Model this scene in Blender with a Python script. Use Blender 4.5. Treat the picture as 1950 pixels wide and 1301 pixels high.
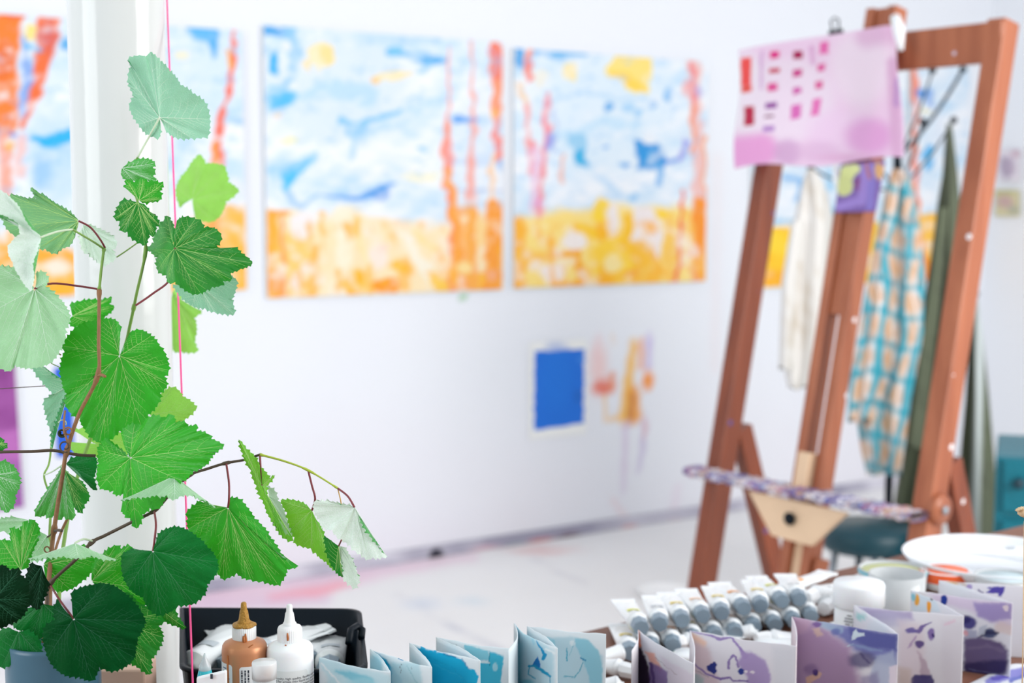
import bpy, bmesh, math, random
import numpy as np
from mathutils import Vector, Matrix

for o in list(bpy.data.objects): bpy.data.objects.remove(o)
SC = bpy.context.scene
COL = SC.collection
W, H, FPX = 1950.0, 1301.0, 1950 * 50 / 36.0
# ------------------------------------------------------------------ camera
CAMZ = 1.40
PITCH = math.atan((650.5 - 390.0) / FPX)
cam_d = bpy.data.cameras.new('camera'); cam = bpy.data.objects.new('camera', cam_d); COL.objects.link(cam)
cam_d.lens = 50; cam_d.sensor_width = 36; cam_d.clip_start = 0.05
cam.location = (0, 0, CAMZ); cam.rotation_euler = (math.pi / 2 - PITCH, 0, 0)
cam_d.dof.use_dof = True; cam_d.dof.focus_distance = 1.21; cam_d.dof.aperture_fstop = 5.2; cam_d.dof.aperture_blades = 0
SC.camera = cam
# ------------------------------------------------------------------ world and daylight
wd = bpy.data.worlds.new('world'); SC.world = wd; wd.use_nodes = True
wd.node_tree.nodes['Background'].inputs[0].default_value = (0.96, 0.975, 1.0, 1)
wd.node_tree.nodes['Background'].inputs[1].default_value = 0.72
def area(name, loc, target, size, sizey, power, col=(1, 1, 1)):
    l = bpy.data.lights.new(name, 'AREA'); l.shape = 'RECTANGLE'; l.size = size; l.size_y = sizey; l.energy = power; l.color = col
    o = bpy.data.objects.new(name, l); COL.objects.link(o); o.location = loc
    o.rotation_euler = (Vector(target) - Vector(loc)).to_track_quat('-Z', 'Y').to_euler(); return o
area('daylight_window_right', (3.3, 0.9, 2.0), (0.3, 3.2, 1.0), 2.4, 2.0, 125, (1.0, 0.985, 0.96))
area('daylight_window_left', (-2.9, -0.3, 2.1), (-0.4, 2.2, 1.1), 2.0, 2.0, 62, (0.95, 0.98, 1.0))
SC.view_settings.view_transform = 'Standard'; SC.view_settings.look = 'None'
SC.view_settings.gamma = 1; SC.view_settings.use_curve_mapping = False
SC.view_settings.exposure = -0.01

# ------------------------------------------------------------------ helpers
cp, sp_ = math.cos(PITCH), math.sin(PITCH)
FW = Vector((0, cp, -sp_)); UP = Vector((0, sp_, cp)); RT = Vector((1, 0, 0)); C0 = Vector((0, 0, CAMZ))
def ray(px, py): return FW + RT * ((px - 975) / FPX) + UP * ((650.5 - py) / FPX)
def at(px, py, d): return C0 + ray(px, py) * d
def onz(px, py, z):
    r = ray(px, py); return C0 + r * ((z - CAMZ) / r.z)
def onplane(px, py, p, n):
    r = ray(px, py); return C0 + r * ((p - C0).dot(n) / r.dot(n))
def proj(P):   # numpy Nx3 -> px,py
    P = np.asarray(P, float); q = P - np.array(C0)
    d = q @ np.array(FW)
    return 975 + FPX * (q @ np.array(RT)) / d, 650.5 - FPX * (q @ np.array(UP)) / d
def lin(h):
    if isinstance(h, str):
        h = h.lstrip('#'); c = [int(h[i:i + 2], 16) / 255 for i in (0, 2, 4)]
    else: c = h
    return tuple(x / 12.92 if x <= .04045 else ((x + .055) / 1.055) ** 2.4 for x in c)
rnd = random.Random(7)

def mat(name, col, rough=.5, metal=0., trans=0., alpha=None, spec=.5, noise=0., nscale=30, bump=0., bscale=80, ior=1.45, sub=0.):
    m = bpy.data.materials.new(name); m.use_nodes = True
    nt = m.node_tree; b = nt.nodes['Principled BSDF']
    c = lin(col)
    b.inputs['Base Color'].default_value = (*c, 1); b.inputs['Roughness'].default_value = rough
    b.inputs['Metallic'].default_value = metal; b.inputs['Transmission Weight'].default_value = trans
    b.inputs['IOR'].default_value = ior; b.inputs['Specular IOR Level'].default_value = spec
    if sub: b.inputs['Subsurface Weight'].default_value = sub; b.inputs['Subsurface Scale'].default_value = .01
    if noise:
        tc = nt.nodes.new('ShaderNodeTexCoord'); n = nt.nodes.new('ShaderNodeTexNoise'); n.inputs['Scale'].default_value = nscale; n.inputs['Detail'].default_value = 5
        nt.links.new(tc.outputs['Object'], n.inputs['Vector'])
        mx = nt.nodes.new('ShaderNodeMix'); mx.data_type = 'RGBA'
        mx.inputs[6].default_value = (*[x * (1 - noise) for x in c], 1); mx.inputs[7].default_value = (*[min(1, x * (1 + noise)) for x in c], 1)
        nt.links.new(n.outputs['Fac'], mx.inputs[0]); nt.links.new(mx.outputs[2], b.inputs['Base Color'])
    if bump:
        tc = nt.nodes.new('ShaderNodeTexCoord'); n = nt.nodes.new('ShaderNodeTexNoise'); n.inputs['Scale'].default_value = bscale; n.inputs['Detail'].default_value = 4
        nt.links.new(tc.outputs['Object'], n.inputs['Vector'])
        bp = nt.nodes.new('ShaderNodeBump'); bp.inputs['Strength'].default_value = bump; bp.inputs['Distance'].default_value = .002
        nt.links.new(n.outputs['Fac'], bp.inputs['Height']); nt.links.new(bp.outputs[0], b.inputs['Normal'])
    return m
def vmat(name, rough=.6, bump=0., bscale=60, spec=.4, trans=0.):
    m = mat(name, '#ffffff', rough, bump=bump, bscale=bscale, spec=spec); nt = m.node_tree
    a = nt.nodes.new('ShaderNodeVertexColor'); a.layer_name = 'paint'
    b = nt.nodes['Principled BSDF']
    nt.links.new(a.outputs['Color'], b.inputs['Base Color'])
    if trans:
        t = nt.nodes.new('ShaderNodeBsdfTranslucent'); nt.links.new(a.outputs['Color'], t.inputs['Color'])
        ms = nt.nodes.new('ShaderNodeMixShader'); ms.inputs[0].default_value = trans
        out = nt.nodes['Material Output']
        nt.links.new(b.outputs[0], ms.inputs[1]); nt.links.new(t.outputs[0], ms.inputs[2]); nt.links.new(ms.outputs[0], out.inputs['Surface'])
    return m

class MB:
    """collects geometry for one mesh"""
    def __init__(s): s.v = []; s.f = []; s.mi = []; s.sm = []; s.cur = 0; s.smooth = True
    def add(s, vs, fs):
        o = len(s.v); s.v += [tuple(v) for v in vs]
        for f in fs: s.f.append(tuple(i + o for i in f)); s.mi.append(s.cur); s.sm.append(s.smooth)
        return s
    def box(s, c, size, M=None):
        c = Vector(c); h = Vector(size) / 2; sm = s.smooth; s.smooth = False
        vs = [Vector((x, y, z)) for x in (-h.x, h.x) for y in (-h.y, h.y) for z in (-h.z, h.z)]
        if M is not None: vs = [M @ v for v in vs]
        s.add([c + v for v in vs], [(0, 1, 3, 2), (4, 6, 7, 5), (0, 4, 5, 1), (2, 3, 7, 6), (0, 2, 6, 4), (1, 5, 7, 3)]); s.smooth = sm; return s
    def hexa(s, q0, q1):
        sm = s.smooth; s.smooth = False
        s.add(list(q0) + list(q1), [(3, 2, 1, 0), (4, 5, 6, 7), (0, 1, 5, 4), (1, 2, 6, 5), (2, 3, 7, 6), (3, 0, 4, 7)]); s.smooth = sm; return s
    def beam(s, p0, p1, w, t, side=Vector((1, 0, 0))):
        p0, p1 = Vector(p0), Vector(p1); ax = (p1 - p0).normalized(); a = (side - ax * side.dot(ax)).normalized(); b = ax.cross(a)
        q = [(-1, -1), (1, -1), (1, 1), (-1, 1)]
        return s.hexa([p0 + a * (w / 2 * x) + b * (t / 2 * y) for x, y in q], [p1 + a * (w / 2 * x) + b * (t / 2 * y) for x, y in q])
    def tube(s, pts, r, n=8, cap=True):
        pts = [Vector(p) for p in pts]; rs = r if isinstance(r, (list, tuple)) else [r] * len(pts)
        vs = []; prev = None
        for i, p in enumerate(pts):
            t = (pts[min(i + 1, len(pts) - 1)] - pts[max(i - 1, 0)])
            t = t.normalized() if t.length > 1e-9 else Vector((0, 0, 1))
            if prev is None: a = t.orthogonal().normalized()
            else:
                a = prev - t * prev.dot(t); a = a.normalized() if a.length > 1e-6 else t.orthogonal().normalized()
            prev = a; b = t.cross(a)
            vs += [p + a * (rs[i] * math.cos(2 * math.pi * k / n)) + b * (rs[i] * math.sin(2 * math.pi * k / n)) for k in range(n)]
        fs = [(i * n + k, i * n + (k + 1) % n, (i + 1) * n + (k + 1) % n, (i + 1) * n + k) for i in range(len(pts) - 1) for k in range(n)]
        if cap: fs += [tuple(range(n - 1, -1, -1)), tuple((len(pts) - 1) * n + k for k in range(n))]
        return s.add(vs, fs)
    def lathe(s, prof, c=(0, 0, 0), n=40, M=None, rfun=None):
        c = Vector(c); vs = []
        for (r, z) in prof:
            for k in range(n):
                a = 2 * math.pi * k / n; rr = r * (rfun(a, z) if rfun else 1)
                v = Vector((rr * math.cos(a), rr * math.sin(a), z))
                vs.append(c + (M @ v if M is not None else v))
        fs = [(i * n + k, i * n + (k + 1) % n, (i + 1) * n + (k + 1) % n, (i + 1) * n + k) for i in range(len(prof) - 1) for k in range(n)]
        if prof[0][0] > 1e-5: fs.append(tuple(range(n - 1, -1, -1)))
        if prof[-1][0] > 1e-5: fs.append(tuple((len(prof) - 1) * n + k for k in range(n)))
        return s.add(vs, fs)
    def build(s, name, m, parent=None, colors=None, bevel=0, solid=0, offset=0, bevseg=2):
        me = bpy.data.meshes.new(name); me.from_pydata(s.v, [], s.f)
        ms = m if isinstance(m, (list, tuple)) else [m]
        for x in ms: me.materials.append(x)
        me.polygons.foreach_set('material_index', s.mi); me.polygons.foreach_set('use_smooth', s.sm)
        if colors is not None:
            ca = me.color_attributes.new('paint', 'FLOAT_COLOR', 'POINT')
            a = np.ones((len(s.v), 4), np.float32); a[:, :3] = colors; ca.data.foreach_set('color', a.ravel())
        me.update()
        o = bpy.data.objects.new(name, me); COL.objects.link(o)
        if parent: o.parent = parent; 
        if bevel:
            b = o.modifiers.new('bevel', 'BEVEL'); b.width = bevel; b.segments = bevseg; b.limit_method = 'ANGLE'
        if solid:
            b = o.modifiers.new('solid', 'SOLIDIFY'); b.thickness = solid; b.offset = offset
        return o
def tag(o, label=None, cat=None, group=None, kind=None):
    if label: o['label'] = label
    if cat: o['category'] = cat
    if group: o['group'] = group
    if kind: o['kind'] = kind
    return o
def empty(name, loc, rz=0, label=None, cat=None, group=None):
    o = bpy.data.objects.new(name, None); COL.objects.link(o); o.empty_display_size = .05
    o.matrix_world = Matrix.Translation(Vector(loc)) @ Matrix.Rotation(rz, 4, 'Z')
    return tag(o, label, cat, group)
def loc_build(mb, name, m, root, **k):
    """build from world coordinates under a root whose matrix is a translation + z rotation"""
    inv = root.matrix_world.inverted(); mb.v = [tuple(inv @ Vector(v)) for v in mb.v]
    return mb.build(name, m, root, **k)
def grid(P, nu, nv):
    """P(u,v)->Vector ; returns MB"""
    vs = [P(i / (nu - 1), j / (nv - 1)) for j in range(nv) for i in range(nu)]
    m = MB(); m.add(vs, [(j * nu + i, j * nu + i + 1, (j + 1) * nu + i + 1, (j + 1) * nu + i) for j in range(nv - 1) for i in range(nu - 1)])
    return m
_rs = np.random.RandomState(3)
_K = _rs.randn(6, 14, 2); _PH = _rs.rand(6, 14) * 6.28
def fbm(x, y, scale, seed=0):
    k = _K[seed % 6]; ph = _PH[seed % 6]; s = 0
    for i in range(14):
        fr = 1 + i * .35
        s = s + np.sin((k[i, 0] * x + k[i, 1] * y) * fr / scale + ph[i] + seed) / fr ** .7
    return s / 3.2
def paint(x, y, base, strokes, warp=6, ws=25):
    x0, y0 = x, y
    x = x + warp * fbm(x0, y0, ws, 1); y = y + warp * fbm(x0, y0, ws, 2)
    c = np.tile(np.array(lin(base)), (len(x), 1)) if not isinstance(base, np.ndarray) else base.copy()
    for s in strokes:
        k = s[0]
        if k == 'e':
            _, cx, cy, rx, ry, col, soft, op = s
            d = (np.sqrt(((x - cx) / rx) ** 2 + ((y - cy) / ry) ** 2) - 1) * min(rx, ry)
        elif k == 'l':
            _, pts, w, col, soft, op = s
            d = np.full(len(x), 1e9); ww = w if isinstance(w, (list, tuple)) else [w] * len(pts)
            for i in range(len(pts) - 1):
                a = np.array(pts[i], float); b = np.array(pts[i + 1], float); ab = b - a
                t = np.clip(((x - a[0]) * ab[0] + (y - a[1]) * ab[1]) / max(1e-6, ab @ ab), 0, 1)
                dd = np.hypot(x - a[0] - t * ab[0], y - a[1] - t * ab[1]) - (ww[i] + (ww[i + 1] - ww[i]) * t) / 2
                d = np.minimum(d, dd)
        elif k == 'p':   # polygon
            _, pts, col, soft, op = s
            d = np.full(len(x), 1e9); ins = np.zeros(len(x), bool); n = len(pts)
            for i in range(n):
                a = np.array(pts[i], float); b = np.array(pts[(i + 1) % n], float); ab = b - a
                t = np.clip(((x - a[0]) * ab[0] + (y - a[1]) * ab[1]) / max(1e-6, ab @ ab), 0, 1)
                d = np.minimum(d, np.hypot(x - a[0] - t * ab[0], y - a[1] - t * ab[1]))
                cr = ((a[1] > y) != (b[1] > y)) & (x < (b[0] - a[0]) * (y - a[1]) / (b[1] - a[1] + 1e-12) + a[0]); ins ^= cr
            d = np.where(ins, -d, d)
        m = np.clip(.5 - d / max(soft, 1e-3), 0, 1); m = m * m * (3 - 2 * m) * op
        c = c * (1 - m[:, None]) + np.array(lin(col)) * m[:, None]
    return c

# shared materials
M_white = mat('white_plaster', '#f1f4f9', .75, bump=.15, bscale=40)
M_wallv = vmat('painted_wall', .75)
M_canvas = vmat('canvas_paint', .6, bump=.2, bscale=200)
M_edge = mat('canvas_edge', '#dfe3e6', .7)
M_paper = vmat('painted_paper', .55, spec=.3, trans=.28)
M_floorv = vmat('floor_paint', .42)
M_wood_t = mat('table_wood', '#7c5240', .5, noise=.35, nscale=18)
M_lightwood = mat('light_wood', '#e2c3a2', .55, noise=.08, nscale=20)
M_black = mat('black_plastic', '#04101a', .45, spec=.2)
M_chrome = mat('grey_steel', '#a9b2ba', .3, metal=.9)
M_plast = mat('white_plastic', '#eef2f5', .35, sub=.15)
M_clear = mat('clear_plastic', '#f2f8fb', .15, trans=.45)
M_glass = mat('clear_glass', '#f6fbff', .03, trans=1.)

# ================================================================== SETTING
def wdir():
    a = onz(820, 1060, 0); b = onz(1330, 990, 0); d = (b - a); d.z = 0; return a, Vector((.8387, .5446, 0))
WA, WD = wdir(); WA.z = 0
WN = Vector((WD.y, -WD.x, 0))            # toward the camera
def wall_at(px, py, off=0.0): return onplane(px, py, WA + WN * off, WN)
# corner with the right hand wall
cpnt = wall_at(1868, 700); cpnt.z = 0
s_corner = (cpnt - WA).dot(WD); s_left = -4.4; ZH = 3.1
wall_strokes = [
 ('e', 1140, 700, 16, 45, '#f7c9c4', 24, .7), ('e', 1148, 738, 20, 14, '#ee6a48', 14, .9), ('l', [(1165, 712), (1165, 742)], 10, '#f08a50', 10, .8),
 ('l', [(1150, 755), (1153, 795), (1215, 797)], 7, '#f9c87c', 9, .8),
 ('l', [(1207, 655), (1198, 720), (1190, 795)], [16, 18, 22], '#fbc04c', 12, .9), ('l', [(1222, 650), (1222, 700)], 10, '#f3a070', 10, .8),
 ('l', [(1207, 745), (1208, 795)], 24, '#f7a63a', 10, .9), ('l', [(1205, 750), (1201, 800)], 10, '#c97a4a', 8, .7), ('e', 1234, 724, 11, 17, '#fb9a3a', 9, .95),
 ('l', [(1237, 640), (1236, 700)], 9, '#c9b4e6', 12, .8), ('l', [(1192, 805), (1190, 870), (1186, 940)], [10, 9, 5], '#d9c3e0', 12, .7),
 ('l', [(1228, 800), (1222, 860), (1214, 900)], [9, 9, 4], '#c6b6dc', 12, .8), ('l', [(1229, 798), (1226, 830)], 7, '#f1c0bd', 8, .7),
 ('l', [(1140, 640), (1136, 690)], 6, '#f4cfd4', 12, .5), ('l', [(1165, 635), (1167, 655)], 5, '#f8c58c', 8, .5),
 ('l', [(1165, 950), (1200, 1000)], 8, '#efcdd2', 14, .6), ('l', [(1290, 930), (1280, 990)], 12, '#ead6e6', 20, .5), ('e', 1318, 898, 14, 6, '#b9a4c4', 10, .8),
 ('e', 882, 566, 9, 5, '#7fc07a', 6, .8), ('l', [(1366, 300), (1362, 700)], 16, '#efe2e4', 24, .4)]
def wallP(u, v): return WA + WD * (s_left + (s_corner - s_left) * u) + Vector((0, 0, ZH * v))
g = grid(wallP, 430, 130)
V = np.array(g.v); px, py = proj(V)
bc = np.tile(np.array(lin('#eef1f7')), (len(px), 1))
n1 = fbm(V[:, 0] * 100, V[:, 2] * 100, 60, 4)
pinkish = np.clip((0.75 - V[:, 2]) / .7, 0, 1)[:, None] * np.clip(n1 * .5 + .6, 0, 1)[:, None]
bc = bc * (1 - .35 * pinkish) + np.array(lin('#eadfe8')) * .35 * pinkish
cl = paint(px, py, bc, wall_strokes, warp=2.5, ws=14)
tag(g.build('wall_back', M_wallv, colors=cl), kind='structure')
# right wall
PD = Vector((.5446, -.8387, 0))
m = MB(); p0 = cpnt; p1 = cpnt + PD * 5.2
m.hexa([p0, p1, p1 + WD * .1, p0 + WD * .1], [v + Vector((0, 0, ZH)) for v in (p0, p1, p1 + WD * .1, p0 + WD * .1)])
tag(m.build('wall_right', M_white), kind='structure')
m = MB(); a = WA + WD * s_left; b = cpnt; c = b + PD * 5.2; d = a + PD * 5.2
m.hexa([Vector((*q.xy, ZH)) for q in (a, b, c, d)], [Vector((*q.xy, ZH + .1)) for q in (a, b, c, d)])
tag(m.build('ceiling', M_white), kind='structure')
# floor
fo = WA + WD * s_left + WN * 8.2; fx = (s_corner - s_left)
def floorP(u, v): return fo + WD * (fx * u) - WN * (8.2 * v)
g = grid(floorP, 200, 200); V = np.array(g.v); sV = (V - np.array(WA)) @ np.array(WD); nV = (V - np.array(WA)) @ np.array(WN)
px, py = proj(V); ok = (V[:, 1] > .5); px = np.where(ok, px, -9999); py = np.where(ok, py, -9999)
bc = np.tile(np.array(lin('#f0efee')), (len(px), 1))
bc += (fbm(V[:, 0] * 100, V[:, 1] * 100, 40, 5) * .02)[:, None]
cl = paint(px, py, np.clip(bc, 0, 1), [
 ('l', [(330, 1130), (480, 1122), (620, 1105), (760, 1082), (900, 1060)], [60, 55, 40, 22, 12], '#efc4da', 34, .7),
 ('l', [(520, 1140), (600, 1128), (670, 1110)], [16, 22, 8], '#fba5b4', 18, .9), ('l', [(340, 1155), (480, 1150), (620, 1143)], 22, '#e3bfd9', 20, .6),
 ('l', [(380, 1102), (600, 1088), (760, 1066)], [26, 22, 12], '#c9c4d6', 24, .7),
 ('e', 1030, 1048, 60, 9, '#e7b7b4', 14, .6), ('e', 800, 1150, 30, 10, '#d2dcea', 20, .7), ('e', 900, 1145, 25, 8, '#cfe0ea', 20, .6), ('l', [(750, 1130), (840, 1178), (960, 1240)], [4, 7, 6], '#c4c6d2', 10, .75),
 ('l', [(1010, 1062), (1060, 1086), (1120, 1115)], 5, '#cfccd4', 8, .5)], warp=3, ws=20)
tag(g.build('floor', M_floorv, colors=cl), kind='structure')
# strip along the wall foot: shadow gap painted in grey, plus paint stains
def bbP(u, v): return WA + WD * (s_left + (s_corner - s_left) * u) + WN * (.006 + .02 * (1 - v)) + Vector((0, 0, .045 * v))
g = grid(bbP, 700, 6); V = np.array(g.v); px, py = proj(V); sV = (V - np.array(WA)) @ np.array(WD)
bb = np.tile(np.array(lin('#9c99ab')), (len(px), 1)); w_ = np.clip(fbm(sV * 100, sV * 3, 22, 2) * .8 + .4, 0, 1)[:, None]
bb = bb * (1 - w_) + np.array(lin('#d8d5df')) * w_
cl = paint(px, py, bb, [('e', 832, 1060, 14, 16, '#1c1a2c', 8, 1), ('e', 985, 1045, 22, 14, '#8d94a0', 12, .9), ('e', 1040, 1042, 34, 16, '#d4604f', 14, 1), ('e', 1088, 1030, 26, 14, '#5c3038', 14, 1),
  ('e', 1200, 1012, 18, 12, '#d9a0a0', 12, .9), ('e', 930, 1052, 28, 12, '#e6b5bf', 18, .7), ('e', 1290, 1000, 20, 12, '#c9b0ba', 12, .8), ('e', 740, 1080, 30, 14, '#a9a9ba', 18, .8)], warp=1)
tag(g.build('baseboard_shadow_stains', M_wallv, colors=cl, solid=.004, offset=-1), kind='structure')

# ================================================================== PAINTINGS ON THE WALL
def canvas(name, xl, yt, xr, yb, base, strokes, label, cat, group=None, off=.022, n=150, warp=6, ws=25, tilt=0, mt=None):
    a = wall_at(xl, yb, off); b = wall_at(xr, yb, off)
    zt = wall_at(xl, yt, off).z; zb = a.z
    q = [(a.x, a.y, zb), (b.x, b.y, zb), (b.x, b.y, zt), (a.x, a.y, zt)]; q = [Vector(v) for v in q]
    root = empty(name, (q[0] + q[1]) / 2 - WN * (off / 2), 0, label, cat, group)
    if tilt:
        ce = (q[0] + q[2]) / 2; R = Matrix.Rotation(tilt, 3, WN); q = [ce + R @ (v - ce) for v in q]
    g = grid(lambda u, v: (q[0] * (1 - u) + q[1] * u) * (1 - v) + (q[3] * (1 - u) + q[2] * u) * v, n, n)
    px, py = proj(g.v)
    if group:      # mottled sky wash under the strokes, dabbed field over them
        k = np.clip(fbm(px + .5 * py, py * 1.7 - .3 * px, 46, 3) * .55 + .32, 0, 1)[:, None]
        base = np.array(lin('#f1f5fa')) * (1 - k) + np.array(lin('#bcdcf3')) * k
    cl = paint(px, py, base, strokes, warp, ws)
    if group:
        fld = np.clip((py - 415) / 14, 0, 1)
        k = (np.clip(fbm(px * 1.5, py, 26, 4) * 1.1 - .15, 0, 1) * fld * .75)[:, None]; cl = cl * (1 - k) + np.array(lin('#fbeee0')) * k
        k = (np.clip(fbm(px * 1.6, py * .8, 22, 5) * 1.2 - .2, 0, 1) * fld * .85)[:, None]; cl = cl * (1 - k) + np.array(lin('#ffb318')) * k
        k = (np.clip(fbm(px, py * 1.6, 18, 0) * 1.1 - .35, 0, 1) * np.clip((405 - py) / 14, 0, 1) * .5)[:, None]; cl = cl * (1 - k) + np.array(lin('#8fc6ee')) * k
        k = (np.clip(fbm(px, py * 1.4, 30, 1) * 1.1 - .3, 0, 1) * np.clip((405 - py) / 14, 0, 1) * .55)[:, None]; cl = cl * (1 - k) + np.array(lin('#f3f5f8')) * k
    loc_build(g, 'painted_surface', mt or M_canvas, root, colors=cl)
    m = MB(); e = .0008; m.hexa([v - WN * (off - .002) for v in q], [v - WN * e for v in q])
    loc_build(m, 'stretcher_frame' if off > .01 else 'paper_backing', M_edge, root)
    return root
OR, YE, BL, LB, RD = '#f9963c', '#ffd13a', '#3f9fe0', '#a9d4f2', '#f4785c'
G = 'square landscape canvases along the long wall'
s1 = [('l', [(-60, 100), (160, 90), (470, 100)], 90, '#cfe4f6', 60, .8), ('e', 110, 300, 60, 90, '#bfdcf4', 50, .8), ('l', [(60, 262), (90, 270), (150, 252)], [14, 22, 20], '#26b3ea', 8, 1), ('l', [(-20, 245), (10, 244), (45, 262)], [10, 16, 12], '#6488dc', 8, 1),
 ('l', [(-30, 20), (14, 20), (10, 120), (12, 230)], [60, 62, 52, 50], '#f5812e', 12, 1), ('l', [(95, 20), (88, 90), (70, 170), (48, 240)], [44, 36, 26, 12], '#f2713a', 8, 1), ('e', 95, 70, 14, 30, '#d8605e', 20, .8), ('e', 8, 120, 20, 34, '#e76a30', 20, .7),
 ('l', [(8, 260), (14, 330), (10, 400)], [30, 24, 18], '#f6a288', 12, .9), ('e', 20, 275, 10, 14, '#f9b23c', 8, .9), ('l', [(42, 260), (38, 330)], 16, '#f7c0b6', 12, .8), ('e', 60, 60, 12, 14, '#fde06a', 10, 1), ('l', [(48, 70), (56, 150), (40, 220)], [8, 20, 14], '#7ea4e6', 8, .9),
 ('e', 130, 85, 12, 8, '#36a4e2', 6, .9), ('l', [(50, 88), (75, 92)], 12, '#3aaee8', 6, .9), ('e', 78, 325, 18, 28, '#8dc2ea', 18, .7), ('e', 8, 185, 16, 8, '#f6c9be', 8, .8), ('e', 14, 100, 8, 7, '#f1cfc4', 5, .9), ('e', 25, 28, 22, 10, '#e5483e', 10, .7),
 ('p', [(-120, 440), (160, 478), (480, 390), (480, 590), (-120, 590)], '#fcc26a', 30, 1), ('l', [(-100, 500), (60, 480), (150, 500)], [40, 30, 30], '#ffab2c', 20, .9), ('e', 110, 510, 30, 12, '#f8ecdc', 12, .9), ('l', [(-50, 545), (150, 552)], 30, '#ffb429', 16, .9),
 ('e', 390, 170, 60, 60, '#d7e8f6', 40, .8), ('l', [(352, 48), (400, 60), (412, 110)], [8, 30, 8], '#49ace8', 10, .95), ('e', 385, 60, 24, 16, '#5cb6ee', 10, .9), ('e', 360, 200, 20, 12, '#b9d9f2', 14, .8), ('e', 345, 105, 14, 8, '#f7eec4', 8, .7), ('e', 450, 232, 16, 8, '#a6cdee', 8, .9),
 ('e', 350, 262, 18, 24, '#b5d7f3', 16, .8), ('l', [(447, 52), (443, 130), (432, 200), (418, 250), (416, 320)], [7, 12, 10, 20, 22], '#f4715a', 6, 1), ('l', [(436, 100), (438, 130)], 9, '#fca82e', 5, .9), ('l', [(414, 275), (412, 318)], 14, '#fc9a40', 6, .9), ('l', [(405, 262), (425, 264)], 9, '#f4d9d6', 4, 1),
 ('l', [(412, 330), (405, 480), (410, 560)], 20, '#fba858', 14, .9), ('l', [(440, 400), (455, 440), (462, 560)], [20, 36, 30], '#fdbb48', 14, .9), ('e', 425, 520, 22, 26, '#f8d8ae', 16, .8), ('e', 448, 365, 14, 24, '#e8ecf5', 10, .9)]
canvas('landscape_painting', -92, 20, 470, 571, '#e9eff8', s1, 'square sky-and-field canvas partly behind the white column, leftmost of the wall series', 'painting', G)
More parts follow.
